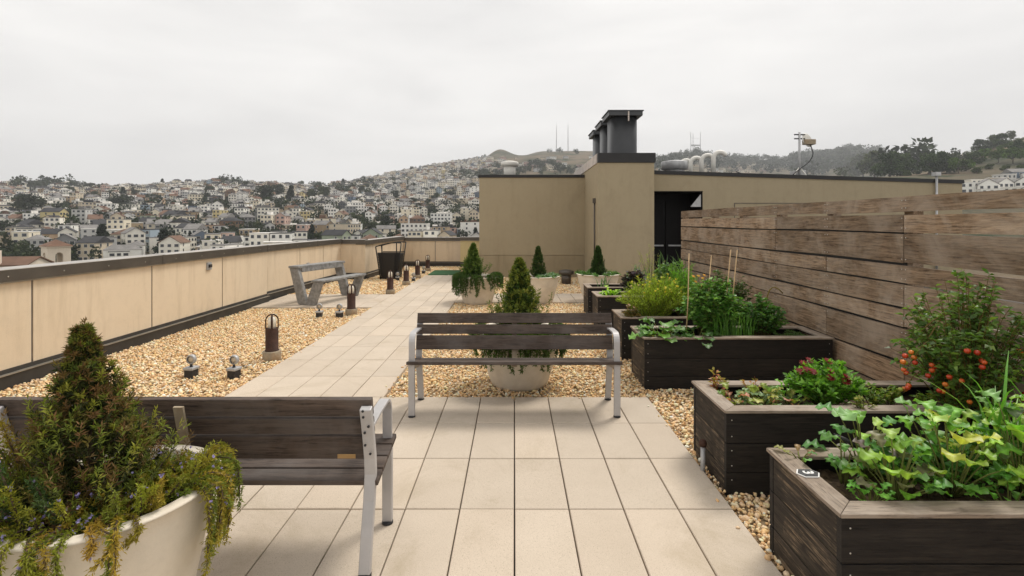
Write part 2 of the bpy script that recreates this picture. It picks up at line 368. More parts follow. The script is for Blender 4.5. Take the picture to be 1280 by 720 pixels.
# ---------------------------------------------------------------- penthouse
def penthouse():
    t=thing('rooftop_penthouse','tan stucco rooftop penthouse with black copings and a tall duct shaft','building',(0,15,0))
    def P(b,name,m,parent=t,bevel=0):
        o=b.build(name,m,parent,(0,-15,0),bevel=bevel); return o
    # low block
    P(MB().box(-1.03,2.06,15.0,18.9,.63,2.90),'wall',M['tan'])
    P(MB().box(-1.03,2.06,15.0,18.9,-.07,.615).box(-1.02,2.05,15.02,18.8,.615,.63),'base_wall',M['tanb'])
    P(MB().box(-1.06,2.05,14.97,18.95,2.90,2.985),'coping',M['black'],bevel=.006)
    # shaft
    P(MB().box(2.06,3.44,12.6,17.6,-.07,3.06),'shaft_wall',M['tan'])
    P(MB().box(2.055,3.47,12.57,12.72,3.06,3.30),'coping',M['black'],bevel=.006)
    P(MB().box(2.04,2.16,12.72,17.6,3.06,3.295),'side_coping',M['paleside'],bevel=.004)
    P(MB().box(2.17,3.46,12.73,17.55,3.06,3.22),'shaft_roof',M['membrane'])
    b=MB().tube([(2.03,13.0,.1),(2.03,13.0,2.1)],.018,8).box(1.985,2.06,12.96,13.04,2.08,2.2)
    P(b,'downpipe',M['coping'])
    # long block, roof falling to the right
    x0,x1,y0,y1=3.44,11.72,13.4,19.5; zl,zr=2.86,2.605
    zt=lambda x: zl+(zr-zl)*(x-x0)/(x1-x0)
    def slab(b,xa,xb,ya,yb,za,dz0,dz1,mat=0):
        V=[]
        for y in (ya,yb):
            for x in (xa,xb):
                V+= [(x,y,za if za is not None else zt(x)+dz0),(x,y,zt(x)+dz1)]
        b.add(V,[(0,2,3,1),(4,5,7,6),(0,1,5,4),(2,6,7,3),(1,3,7,5),(0,4,6,2)],mat)
    b=MB(); slab(b,4.93,x1,y0,y1,-.07,0,0); slab(b,x0,4.93,y0,y0+.3,2.41,0,0); slab(b,x0,4.93,14.35,y1,-.07,0,0); slab(b,x0,4.93,y0+.3,14.35,2.5,0,0)
    P(b,'wall',M['tan'])
    b=MB(); slab(b,x0,x1+.03,y0-.03,y1,None,0.0,.095); P(b,'coping',M['black'])
    P(MB().box(5.75,8.0,y0-.012,y0-.001,2.085,2.10).box(5.75,5.765,y0-.012,y0-.001,1.2,2.085),'reveal_strip',M['coping'])
    # recessed doorway
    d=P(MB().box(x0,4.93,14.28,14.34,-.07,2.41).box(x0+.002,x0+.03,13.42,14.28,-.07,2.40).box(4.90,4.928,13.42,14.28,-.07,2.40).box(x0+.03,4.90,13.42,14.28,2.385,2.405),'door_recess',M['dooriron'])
    for a in (3.50,4.20):
        q=P(MB().box(a,a+.68,14.22,14.275,.0,2.2),'door',M['dooriron'],bevel=.004)
        h=MB().box(a+.06,a+.62,14.14,14.17,.93,.97).box(a+.07,a+.09,14.16,14.225,.93,.97).box(a+.59,a+.61,14.16,14.225,.93,.97).build('push_bar',M['zinc'],q,(0,0,0),bevel=.004)
    P(MB().tube([(4.72,13.36,.55),(4.72,13.36,1.0)],.012,8).box(4.70,4.74,13.36,13.40,.62,.66).box(4.70,4.74,13.36,13.40,.9,.94),'handrail',M['zinc'])
    b=MB(); b.add([(4.62,13.43,2.0),(4.89,13.43,2.0),(4.89,13.43,2.33),(4.62,13.46,2.0),(4.89,13.46,2.0),(4.89,13.46,2.33)],[(0,1,2),(5,4,3),(0,3,4,1),(1,4,5,2),(2,5,3,0)])  # grey triangle modelled as the glint of light on the door glass
    P(b,'door_glint',M['zinc'])
    b=MB().tube([(11.0,13.34,.3),(11.0,13.34,2.82)],.028,8).box(10.93,11.07,13.28,13.42,2.80,2.9)
    P(b,'conduit',M['zinc'])
    return t,zt
PH,ROOFZ=penthouse()
G='black ducts on the shaft'
def duct(x,y,label):
    t=thing('exhaust_duct',label,'exhaust duct',(x,y,3.22),0,G)
    prof=[(.34,0),(.34,1.02),(.335,1.03)]
    b=MB(); n=28; V=[];F=[]
    for z in (0,1.02):
        for i in range(n):
            a=2*math.pi*i/n; cx=math.cos(a); cy=math.sin(a); e=.55
            V.append((.345*math.copysign(abs(cx)**e,cx),.40*math.copysign(abs(cy)**e,cy),z))
    F=[(i,(i+1)%n,n+(i+1)%n,n+i) for i in range(n)]+[tuple(range(n,2*n))]
    b.add(V,F,0,True); b.build('duct_body',M['duct'],t)
    MB().box(-.42,.42,-.47,.47,1.02,1.14).box(-.445,.445,-.495,.495,1.13,1.155).build('duct_cap',M['duct'],t,bevel=.006)
    MB().box(.05,.08,-.50,-.47,.88,1.12).build('strap',M['paleside'],t)
for x,y,l in ((2.76,13.15,'black exhaust duct nearest the front edge of the shaft'),(2.78,14.45,'black exhaust duct in the middle of the row on the shaft'),(2.80,15.9,'black exhaust duct at the back of the row on the shaft')): duct(x,y,l)
def roof_vent(x,y,z,r,h,capr,caph,label,metal='whitemetal'):
    t=thing('roof_vent',label,'roof vent',(x,y,z),0)
    MB().lathe([(r*.95,0),(r,h*.62),(r*.9,h*.64)],20).build('vent_pipe',M[metal],t)
    MB().lathe([(capr*.7,h*.60),(capr,h*.66),(capr,h*.66+caph),(capr*.96,h*.66+caph+.02),(capr*.5,h*.66+caph+.05),(0,h*.66+caph+.06)],24).build('vent_cap',M['whitemetal'] if metal=='whitemetal' else M['zinc'],t)
    return t
roof_vent(-.15,16.2,2.98,.19,.60,.28,.10,'white capped roof vent on the low tan block')
roof_vent(5.0,16.0,2.85,.30,.60,.40,.22,'squat round roof vent beside the white gooseneck pipes','zinc')
def goose(x,y,label):
    t=thing('gooseneck_pipe',label,'vent pipe',(x,y,ROOFZ(x)+.05),0,'white gooseneck pipes on the roof')
    pts=[(0,0,.1),(0,0,.62)]+[(.19-.19*math.cos(a),0,.62+.19*math.sin(a)) for a in np.linspace(.25,math.pi*.86,8)]
    MB().tube(pts,.066,12).build('bent_pipe',M['whitemetal'],t)
    MB().lathe([(.09,-.05),(.09,.1),(.07,.14)],16).build('pipe_collar',M['zinc'],t)
for i,l in enumerate(('nearest the antenna mast','second from the antenna mast','third from the antenna mast','fourth from the antenna mast','furthest from the antenna mast')):
    goose(5.83-.10*i,15.0+.68*i,'white gooseneck vent pipe on the roof, '+l)
def mast():
    z=ROOFZ(8.3)+.05
    t=thing('antenna_mast','grey antenna mast with box and dish on the long roof','antenna',(8.35,15.0,z))
    MB().tube([(0,0,.05),(0,0,1.47)],.030,10).build('pole',M['zinc'],t)
    for sx,sy in ((-.30,-.05),(.34,-.05),(.05,.4)):
        MB().tube([(sx,sy,0),(0,0,.45)],.018,6).build('stay',M['whitemetal'],t)
    MB().box(-.07,.26,.1,.4,0,.36).build('ballast_frame',M['zinc'],t,bevel=.01)
    for z0 in (1.28,1.40): MB().tube([(-.15,0,z0),(.16,0,z0)],.02,6).build('crossbar',M['darkbox'],t)
    MB().box(.10,.42,-.12,.05,1.10,1.25).build('radio_box',M['pedestal'],t,bevel=.012)
    MB().lathe([(0,0),(.14,.03),(.22,.09),(.20,.10),(.12,.06),(0,.035)],20,(0,0,0)).build('dish',M['whitemetal'],t,(.22,.12,1.22)).rotation_euler=(R(75),0,R(25))
    pts=[(.30,-.03,1.10),(.38,-.03,.85),(.28,-.03,.62),(0,-.06,.40),(-.22,-.06,.22),(-.33,-.06,.05)]
    P=[Vector(p) for p in pts]; q=[]
    for i in range(len(P)-1):
        for k in range(5):
            u=k/5; p0=P[max(i-1,0)];p1=P[i];p2=P[i+1];p3=P[min(i+2,len(P)-1)]
            q.append(.5*((2*p1)+(-p0+p2)*u+(2*p0-5*p1+4*p2-p3)*u*u+(-p0+3*p1-3*p2+p3)*u**3))
    MB().tube(q+[P[-1]],.014,6).build('cable',M['plastic'],t)
mast()
q=[Vector((6.45+1.75*u,14.9,ROOFZ(6.45)+.30-.26*u-.10*u*(1-u)*4)) for u in np.linspace(0,1,12)]
tag(MB().tube(q,.016,6).build('roof_cable',M['plastic']),'dark cable sloping down to the roof left of the antenna mast','cable')
t=roof_vent(1.36,13.45,-.04,.13,.42,.20,.06,'low dark capped vent on the gravel by the tan wall','zinc')
for c in t.children: c.data.materials.clear(); c.data.materials.append(M['coping'])

# ---------------------------------------------------------------- timber fence
def fence():
    X=3.15
    t=thing('timber_fence','weathered brown timber fence of wide horizontal boards behind the planter beds','fence',(X,5.5,0))
    rows=[(1.804,1.682),(1.660,1.521),(1.502,1.267),(1.246,1.107),(1.092,.909),(.887,.748),(.732,.470),(.445,.232),(.212,.0)]
    posts=[9.66,8.23,7.2,6.18,5.17,4.14,3.11,2.08,1.05,.05]
    cuts={0:(5.17,),1:(6.18,4.14,2.08),2:(6.18,4.14,2.08),3:(7.2,5.17,3.11,1.05),4:(6.18,4.14,2.08),5:(8.23,6.18,4.14,2.08),6:(7.2,5.17,3.11,1.05),7:(8.23,6.18,4.14,2.08),8:(7.2,5.17,3.11,1.05)}
    for r,(zt,zb) in enumerate(rows):
        ys=[9.68]+list(cuts[r])+[.0]
        if r==0: ys=[9.68,7.2,5.17,3.11,1.05,0]
        for a,c in zip(ys[:-1],ys[1:]):
            b=MB(); col=(random.random(),random.random()*1.0,random.random()); w=random.uniform(-.004,.004)
            y0,y1=c+.004-5.5,a-.004-5.5; n=8
            # slightly warped board
            V=[];F=[]
            ph=random.uniform(0,6)
            for i in range(n+1):
                y=y0+(y1-y0)*i/n; dz=.004*math.sin(ph+i*.6)+w; dx=.003*math.sin(ph*2+i*.5)
                for x,z in ((dx,zb+dz),(dx,zt+dz*.6),(dx+.03,zt+dz*.6),(dx+.03,zb+dz)): V.append((x,y,z))
            for i in range(n):
                for k in range(4): F.append((4*i+k,4*i+4+k,4*i+4+(k+1)%4,4*i+(k+1)%4))
            F+= [(0,1,2,3),(4*n+3,4*n+2,4*n+1,4*n)]
            b.add(V,F,0,False,col)
            for p in posts:
                for e in (-.02,.02):
                    yy=p-5.5+e
                    if y0+.008<yy<y1-.008:
                        for zz in ((zb+.03),(zt-.03)):
                            b.lathe([(.0055,0),(.004,.003),(0,.004)],6,(0,0,0),1); q=b.V[-1]; b.V[-1]=np.c_[-q[:,2]-.001,q[:,1]+yy,q[:,0]+zz]
            b.build('board',[M['fence'],M['screw']],t)
    MB().box(.033,.0355,-1.35,4.14,.02,1.66).build('backing_panel',M['black'],t)
    for p in posts:
        MB().box(.036,.125,p-5.5-.045,p-5.5+.045,-.07,1.80,0,(.5,.5,.5)).build('post',M['fence'],t,bevel=.004)
fence()

# ---------------------------------------------------------------- raised beds
def bed(y,label,seed):
    random.seed(seed)
    t=thing('raised_bed',label,'planter bed',(BX0,y,0),0,'stained timber raised beds')
    L=BX1-BX0; D=BDEP; H=BH; zb=-.07
    n=3; hs=[zb,.10,.275,H-.018]
    def planks(axis,a0,a1,b0,b1):
        b=MB()
        for i in range(n):
            z0=hs[i]+(.0025 if i else 0); z1=hs[i+1]-.0025
            c=(random.random(),random.uniform(.3,.7),random.random())
            if axis=='x': b.box(a0,a1,b0,b1,z0,z1,0,c)
            else: b.box(b0,b1,a0,a1,z0,z1,0,c)
            if axis=='x' and b0<.1:
                for xx in (.045,L-.045):
                    for zz in (z0+.04,z1-.04):
                        b.lathe([(.0045,0),(.003,.002),(0,.003)],6,(0,0,0),1); q=b.V[-1]; b.V[-1]=np.c_[q[:,0]+xx,-q[:,2]+b0-.0005,q[:,1]+zz]
        return b
    planks('x',0.012,L-.012,.012,.045).build('front_panel',[M['bedx'],M['screw']],t,bevel=.003)
    planks('x',0.012,L-.012,D-.045,D-.012).build('back_panel',[M['bedx'],M['screw']],t,bevel=.003)
    planks('y',.047,D-.047,.014,.047).build('end_panel',[M['bedy'],M['screw']],t,bevel=.003)
    planks('y',.047,D-.047,L-.047,L-.014).build('end_panel',[M['bedy'],M['screw']],t,bevel=.003)
    w=.098; z0,z1=H-.017,H; g=.001
    for name,poly,m in (('rim_board',[(g,0),(L-g,0),(L-w-g,w),(w+g,w)],'rimx'),('rim_board',[(w+g,D-w),(L-w-g,D-w),(L-g,D),(g,D)],'rimx'),
                   ('rim_board',[(0,g),(w,w+g),(w,D-w-g),(0,D-g)],'rimy'),('rim_board',[(L-w,w+g),(L,g),(L,D-g),(L-w,D-w-g)],'rimy')):
        MB().prism(poly,'z',z0,z1,0,False,(random.random(),random.uniform(.4,.8),random.random())).build(name,M[m],t,bevel=.003)
    b=MB(); nx,ny=46,14; V=[];F=[]
    for j in range(ny+1):
        for i in range(nx+1): V.append((.05+(L-.1)*i/nx,.048+(D-.096)*j/ny,.385+random.uniform(-.012,.014)))
    for j in range(ny):
        for i in range(nx): k=j*(nx+1)+i; F.append((k,k+1,k+nx+2,k+nx+1))
    b.add(V,F,0,True); b.build('soil',M['soil'],t)
    return t
for i,(y,l) in enumerate(zip(BEDS,('black stained raised bed with the number plate, nearest the corner, full of leafy greens',
    'black stained raised bed with strawberries and a red flowered bush','black stained raised bed holding cucumber leaves and the bean bush',
    'black stained raised bed under the yellow flowered dill bush','black stained raised bed with a small lime green lettuce','black stained raised bed furthest back beside the white bowl'))): bed(y,l,i+3)
def number_plate():
    t=thing('number_plate','black hexagonal plate with a white 3 on the rim of the nearest bed','sign',(BX0+.055,2.285,BH+.002),R(-90))
    h=lambda s:[(s*a,s*b) for a,b in ((-.052,0),(-.030,.036),(.030,.036),(.052,0),(.030,-.036),(-.030,-.036))]
    hx=lambda s:[(b,a) for a,b in h(s)]
    MB().prism(hx(1.0)[::-1],'z',0,.003).build('plate_border',M['signwhite'],t)
    MB().prism(hx(.88)[::-1],'z',.003,.005).build('plate',M['signblack'],t)
    cu=bpy.data.curves.new('digit','FONT'); cu.body='3'; cu.size=.062; cu.extrude=.0006; cu.offset=.0016; cu.align_x='CENTER'; cu.align_y='CENTER'
    o=bpy.data.objects.new('tmp',cu); COL.objects.link(o); dg=bpy.context.evaluated_depsgraph_get(); dg.update()
    me=bpy.data.meshes.new_from_object(o.evaluated_get(dg)); bpy.data.objects.remove(o)
    me.materials.clear(); me.materials.append(M['signwhite']); d=link('digit',me,t,(0,0,.0058))
number_plate()
def riser():
    t=thing('hose_riser','small grey riser pipe with a brown knob at the corner of the strawberry bed','pipe',(1.215,3.30,-.05))
    MB().tube([(0,0,0),(0,0,.20)],.015,10).build('pipe',M['zinc'],t)
    MB().lathe([(0,.20),(.022,.205),(.026,.225),(.018,.245),(0,.25)],12).build('knob',M['rust'],t)
riser()
def trowel():
    t=thing('hand_fork','black handled garden tool lying on the back rim of the numbered bed','garden tool',(1.66,2.475,BH+.015),R(-38))
    MB().tube([(.0,0,.02),(.03,0,.022),(.10,0,.016),(.13,0,.014)],[.012,.019,.017,.010],10).build('handle',M['plastic'],t)
    MB().tube([(-.005,0,.02),(-.05,0,.045),(-.10,0,.06)],[.009,.011,.004],8).build('blade',M['darkbox'],t)
trowel()
# ---------------------------------------------------------------- slatted benches
def bench(label,loc,rz,plaque=False):
    t=thing('park_bench',label,'bench',loc,rz,'slatted timber benches')
    LX=.843
    def frm(sx):
        x0,x1=sx*LX-.026,sx*LX+.026
        b=MB()
        # front leg
        b.box(x0,x1,-.207,-.175,.012,.434)
        f=b.build('front_leg',M['steel'],t,bevel=.004)
        MB().lathe([(.03,0),(.03,.010),(.02,.014)],12,(sx*LX,-.19,0)).build('foot',M['darkbox'],f)
        r=MB().ribbon([(.225,.012),(.19,.16),(.15,.30),(.128,.42),(.135,.50),(.165,.62),(.208,.755)],'x',x0,x1,.034).build('rear_leg',M['steel'],t,bevel=.004)
        MB().lathe([(.03,0),(.03,.010),(.02,.014)],12,(sx*LX,.222,0)).build('foot',M['darkbox'],r)
        bl=MB()
        for y,z in ((.160,.53),(.172,.575),(.180,.635),(.190,.668),(.203,.715),(.210,.745)):
            for e in (-.012,):
                bl.lathe([(.006,0),(.006,.004),(0,.005)],8,(0,0,0)); q=bl.V[-1]; bl.V[-1]=np.c_[q[:,0]+sx*LX+(.01 if int(z*1000)%2 else -.01),q[:,2]+y+.017-.006,q[:,1]+z]
        bl.build('bolt',M['darkbox'],r)
        # seat bearer
        MB().prism([(-.172,.385),(-.172,.424),(.125,.372),(.125,.335)],'x',x0+.008,x1-.008).build('seat_bearer',M['steel'],t)
        arm=[(-.190,.437),(-.186,.60)]+[(-.186+.075-.075*math.cos(a),.60+.075*math.sin(a)) for a in np.linspace(.2,math.pi/2,6)]+[(.05,.668),(.165,.655)]
        MB().ribbon(arm,'x',x0+.001,x1-.001,.016).build('armrest',M['steel'],t,bevel=.003)
    for sx in (-1,1): frm(sx)
    W=.882
    # seat slats
    def slat(p0,p1,th,w,name,m=M['slat'],W=W):
        d=(p1-p0).normalized(); nrm=Vector((0,-d.z,d.y))
        q=[p0,p1,p1-nrm*th,p0-nrm*th]
        o=MB().prism([(v.y,v.z) for v in q],'x',-W,W,0,False,(random.random(),random.uniform(.2,.8),random.random())).build(name,m,t,bevel=.004)
        return o
    A=Vector((0,-.225,.461)); B=Vector((0,.150,.395)); n=4; gap=.009; D=(B-A); L=D.length; u=D/L; w=(L-gap*(n-1))/n
    for i in range(n): slat(A+u*i*(w+gap),A+u*(i*(w+gap)+w),.026,w,'seat_slat')
    A=Vector((0,.112,.478)); B=Vector((0,.188,.785)); D=B-A; L=D.length; u=D/L
    for a,c in ((0,.122),(.134,.216),(.228,.316)): bs=slat(A+u*min(c,L),A+u*a,.028,0,'back_slat',W=.862 if a>.0 else .862)
    # centre stay behind the back and under the seat
    MB().ribbon([(-.12,.395),(.11,.355),(.146,.40),(.150,.47),(.222,.765)],'x',-.022,.022,.012,0,(.5,.5,.5)).build('centre_stay',M['pedestal'],t)
    if plaque:
        MB().box(-.78,-.695,.152,.156,.50,.521,0).build('plaque',M['brass'],t,bevel=.003).rotation_euler=(0,0,0)
    return t
bench('slatted bench with steel arms facing the camera in front of a planted bowl',(0,4.395,0),0)
nb=bench('slatted bench seen from behind beside the foreground bowl of shrubs',(-1.518,2.535,0),R(180),True)

# ---------------------------------------------------------------- angular grey bench
def stone_bench():
    t=thing('angular_bench','grey angular bench with leaning legs on the paved pad by the parapet','bench',(-4.04,9.86,.0),R(-18))
    def leg(y0,y1):
        b=MB()
        b.prism([(-.36,.70),(-.165,.70),(.03,.045),(.03,.0),(-.13,.0),(-.17,.03)],'y',y0,y1).build('back_leg',M['grey'],t,bevel=.008)
        MB().prism([(.034,.0),(.22,.0),(.385,.445),(.195,.445),(.034,.06)],'y',y0,y1).build('front_leg',M['grey'],t,bevel=.008)
    leg(0,.085); leg(1.33,1.415)
    MB().box(-.375,-.13,-.012,1.43,.701,.745).box(-.165,-.13,.086,1.329,.62,.70).build('back_rail',M['grey'],t,bevel=.006)
    MB().box(.16,.41,-.012,1.43,.446,.485).build('seat_plank',M['grey'],t,bevel=.006)
stone_bench()

# ---------------------------------------------------------------- bollard lights and spot lights
def bollard():
    t=thing('bollard_light','x','bollard light',(0,0,-.03),0,'rusty bollard lights along the gravel')
    MB().lathe([(.098,-.02),(.102,.0),(.102,.10),(.096,.112),(0,.112)],24).build('base',M['pedestal'],t)
    b=MB().lathe([(.078,.112),(.078,.120),(.071,.122),(.071,.372),(.066,.380),(0,.380)],24)
    b.build('body',M['rust'],t)
    MB().lathe([(.046,.380),(.046,.475),(.036,.505),(.0,.518)],16).build('diffuser',M['diffuser'],t)
    for k in range(2):
        arc=[(-.0665,.375),(-.0665,.47)]+[(-.0665*math.cos(a),.47+.068*math.sin(a)) for a in np.linspace(.15,math.pi-.15,13)]+[(.0665,.47),(.0665,.375)]
        b=MB().ribbon(arc,'y',-.011,.011,.014)
        o=b.build('cage_arch',M['rust'],t); o.rotation_euler=(0,0,R(90*k)+(.0 if k else 0.0)); o.scale=(1,1,1-.004*k)
    return t
BL=[(-2.865,6.05,'rusty bollard light nearest the camera, standing alone in the gravel'),(-2.86,8.98,'rusty bollard light in front of the grey angular bench'),
 (-2.80,11.55,'rusty bollard light just past the paved bench pad'),(-2.79,13.2,'rusty bollard light beside the bin, third from the turf mat'),(-2.79,14.75,'rusty bollard light second from the turf mat'),(-2.86,16.9,'rusty bollard light furthest away, beside the turf mat')]
proto=bollard()
for i,(x,y,l) in enumerate(BL):
    o=proto if i==0 else dup(proto,(0,0,0))
    o.location=(x,y,-.03); o['label']=l; o.rotation_euler=(0,0,.42-i*.05)
def spot():
    t=thing('spot_light','x','spot light',(0,0,-.03),0,'small spot lights in the gravel')
    MB().box(-.046,.046,-.046,.046,-.01,.085).build('housing',M['darkbox'],t,bevel=.004)
    MB().box(-.055,.055,-.055,.055,.085,.112).build('collar',M['zinc'],t,bevel=.005)
    MB().lathe([(.017,.112),(.013,.125),(.013,.15)],10).build('stem',M['darkbox'],t)
    b=MB(); n=18
    pr=[(.037,-.016),(.046,-.017),(.050,-.008),(.049,.020),(.030,.034),(.029,.014)]
    b.lathe(pr,n); q=b.V[-1]; b.V[-1]=np.c_[q[:,0],q[:,2],q[:,1]+.19]; b.F=[f for f in b.F if f[0].shape[1]<10]
    h=b.build('lamp_ring',M['zinc'],t)
    b=MB().lathe([(0,-.006),(.0365,-.005),(.0365,.004),(0,.012)],16); q=b.V[-1]; b.V[-1]=np.c_[q[:,0],q[:,2],q[:,1]+.19]; b.build('lens',M['lens'],h)
    return t
SP=[(-3.39,5.37,'small spot light in the front gravel strip, nearer the wall'),(-2.93,5.35,'small spot light in the front gravel strip, nearer the walkway'),
 (-3.33,8.74,'small spot light below the grey bench, nearer the wall'),(-2.98,8.72,'small spot light beside the bollard in front of the grey bench'),
 (-3.24,14.2,'small spot light at the foot of the black bin'),(-2.76,14.0,'small spot light at the paving edge between two far bollards'),
 (-2.86,16.1,'small spot light at the paving edge before the furthest bollard')]
proto=spot()
for i,(x,y,l) in enumerate(SP):
    o=proto if i==0 else dup(proto,(0,0,0))
    o.location=(x,y,-.03); o['label']=l; o.rotation_euler=(0,0,random.uniform(-.25,.25))

# ---------------------------------------------------------------- litter bin
def litter_bin():
    t=thing('litter_bin','black slatted litter bin with an arched open hood by the wall','litter bin',(-3.55,14.42,-.03))
    wb,wt,db,dt,H=.235,.33,.24,.30,.75; yc=.30
    lerp=lambda a,b,z:a+(b-a)*z/H
    b=MB()
    V=[];F=[]
    for z,k in ((.03,.93),(H-.02,.93)):
        w=lerp(wb,wt,z)*k; d=lerp(db,dt,z)*k
        V+=[(-w,yc-d,z),(w,yc-d,z),(w,yc+d,z),(-w,yc+d,z)]
    b.add(V,[(3,2,1,0),(0,1,5,4),(1,2,6,5),(2,3,7,6),(3,0,4,7)]); b.build('liner',M['canblack'],t)
    V=[]
    for z in (.02,H): V+=[(-lerp(wb,wt,z)*.62,yc-lerp(db,dt,z)-.012,z),(lerp(wb,wt,z)*.62,yc-lerp(db,dt,z)-.012,z),(lerp(wb,wt,z)*.62,yc-lerp(db,dt,z)+.0,z),(-lerp(wb,wt,z)*.62,yc-lerp(db,dt,z)+.0,z)]
    MB().add(V,[(3,2,1,0),(4,5,6,7),(0,1,5,4),(1,2,6,5),(2,3,7,6),(3,0,4,7)]).build('door_panel',M['canblack'],t,bevel=.004)
    zt=1.04
    for sx in (-1,1):
        for sy in (-1,1):
            p0=(sx*wb,yc+sy*db,0); p1=(sx*lerp(wb,wt,zt-.1 if sx<0 else zt-.02),yc+sy*lerp(db,dt,zt-.1),.93 if sx<0 else 1.03)
            MB().tube([p0,p1],.017,6).build('corner_post',M['canblack'],t)
    bs={-1:MB(),1:MB()}
    k=.05
    while k<H-.03:
        w=lerp(wb,wt,k)+.004; d=lerp(db,dt,k)+.004
        for sx in (-1,1): bs[sx].box(sx*w-.006,sx*w+.006,yc-d,yc+d,k,k+.022); bs[sx].box(min(sx*w,sx*w*.64),max(sx*w,sx*w*.64),yc-d-.004,yc-d+.006,k,k+.022)
        k+=.047
    for sx in (-1,1): bs[sx].build('slatted_side',M['canblack'],t)
    hood=[]
    x0,x1=-lerp(wb,wt,.93),lerp(wb,wt,1.03)
    for u in np.linspace(0,1,11): hood.append((x0+(x1-x0)*u,.935+.115*math.sin(min(u*1.25,1)*math.pi/2)-.02*max(0,u-.75)*4*.5))
    for sy,th in ((-1,.03),(1,.03)):
        MB().ribbon(hood,'y',yc+sy*lerp(db,dt,.95)-.02,yc+sy*lerp(db,dt,.95)+.02,th).build('hood_bar',M['canblack'],t)
    MB().ribbon(hood[:5],'y',yc-.3,yc+.3,.012).build('hood_plate',M['canblack'],t)
    b=MB()
    for z in (H,): b.box(x0*.86,x1*.92,yc-.315,yc-.285,z-.01,z+.02).box(x0*.86,x1*.92,yc+.285,yc+.315,z-.01,z+.02)
    b.box(x1*.60,x1*.68,yc-.32,yc-.30,H,1.04).box(x0*.55,x0*.47,yc-.32,yc-.30,H,1.0)
    b.build('hood_stay',M['canblack'],t)
litter_bin()

# ---------------------------------------------------------------- planter bowls
def bowl(label,loc,r=.44,h=.55,rb=.275):
    t=thing('planter_bowl',label,'planter',loc,0,'round concrete planter bowls')
    prof=[(rb*.92,0),(rb,.012)]
    for u in np.linspace(.08,.97,12): prof.append((rb+(r-.012-rb)*(u**.86),h*u))
    prof+=[(r-.006,h*.985),(r,h-.010),(r-.003,h-.002),(r-.010,h),(r-.045,h),(r-.052,h-.006),(r-.06,h-.06)]
    b=MB().lathe(prof,72); b.F=[f for f in b.F if f[0].shape[1]<10]; b.build('bowl',M['concrete'],t)
    b=MB(); n=36; V=[(0,0,h-.045)]; F=[]
    for k in range(1,5):
        for i in range(n):
            a=2*math.pi*i/n; rr=(r-.056)*k/4; V.append((rr*math.cos(a),rr*math.sin(a),h-.05+random.uniform(-.01,.012)))
    for i in range(n): F.append((0,1+i,1+(i+1)%n))
    for k in range(3):
        for i in range(n): F.append((1+k*n+i,1+(k+1)*n+i,1+(k+1)*n+(i+1)%n,1+k*n+(i+1)%n))
    b.add(V,F,0,True); b.build('soil',M['soil'],t)
    return t
BOWLS=dict(front=(-1.525,1.925,0),centre=(.05,5.17,-.03),left=(-.735,10.27,-.03),back=(.48,10.32,-.03),right=(1.70,10.42,0))
bowl('tall cream concrete bowl in the foreground behind the slatted bench back',BOWLS['front'],.372,.605,.235)
bowl('cream concrete bowl directly behind the bench that faces the camera',BOWLS['centre'])
bowl('cream concrete bowl beside the walkway with long hanging greenery',BOWLS['left'])
bowl('bare sided cream concrete bowl in front of the low tan wall',BOWLS['back'])
bowl('cream concrete bowl beside the furthest raised bed, before the shaft',BOWLS['right'])
# ---------------------------------------------------------------- plants
def unit(A): return A/np.maximum(np.linalg.norm(A,axis=-1,keepdims=True),1e-9)
def rdir(n,zmin=-1,zmax=1):
    z=RNG.uniform(zmin,zmax,n); a=RNG.uniform(0,6.283,n); r=np.sqrt(np.maximum(0,1-z*z)); return np.c_[r*np.cos(a),r*np.sin(a),z]
def pick(cols,n,var=.16):
    c=np.array(cols)[RNG.integers(0,len(cols),n)]; return np.clip(c*RNG.uniform(1-var,1+var,(n,1))*RNG.uniform(.94,1.06,(n,3)),0,1)
def leaves(b,P,D,L,W,col,droop=.15,mat=0,flat=.5):
    n=len(P); D=unit(D); L=np.broadcast_to(np.asarray(L,float),(n,)).reshape(n,1); W=np.broadcast_to(np.asarray(W,float),(n,)).reshape(n,1)
    up=unit(np.array([0,0,1.])*flat+rdir(n)*(1-flat)); S=unit(np.cross(D,up)); N=np.cross(S,D)
    m=P+D*L*.48+N*L*droop*.35; tip=P+D*L-N*L*droop
    V=np.stack([P,m+S*W/2-N*W*.10,tip,m-S*W/2-N*W*.10],1).reshape(-1,3)
    F=np.arange(4*n).reshape(n,4); b.add(V,F,mat,False,np.repeat(col,4,0))
def curve(p0,p1,p2,k):
    t=np.linspace(0,1,k)[:,None]; return (1-t)**2*p0+2*t*(1-t)*p1+t*t*p2
def shoots(b,base,d0,length,bendup,nn,L,W,col,tipcol,frac0=.2,spread=.8,tipn=.25,stem=None,droop=.1):
    """needle covered shoots; base,d0 (n,3)"""
    n=len(base); d0=unit(d0); ln=np.asarray(length).reshape(n,1)
    p1=base+d0*ln*.55; p2=base+unit(d0+np.array(bendup))*ln
    t=RNG.uniform(frac0,1,(n,nn,1))
    P=(1-t)**2*base[:,None]+2*t*(1-t)*p1[:,None]+t*t*p2[:,None]
    T=unit(2*(1-t)*(p1-base)[:,None]+2*t*(p2-p1)[:,None])
    rd=rdir(n*nn).reshape(n,nn,3); D=unit(T*(1-spread*.5)+rd*spread)
    C=np.where(t>1-tipn,tipcol[:,None],col[:,None])*RNG.uniform(.8,1.2,(n,nn,1))
    leaves(b,P.reshape(-1,3),D.reshape(-1,3),L*RNG.uniform(.7,1.25,n*nn),W,np.clip(C.reshape(-1,3),0,1),droop,flat=.2)
    if stem is not None:
        for i in range(n):
            if i%stem==0:
                q=curve(base[i],p1[i],p2[i],4); b.tube([tuple(x) for x in q[:3]],[.0035,.0025,.0012],4,1,True,(1,1,1))
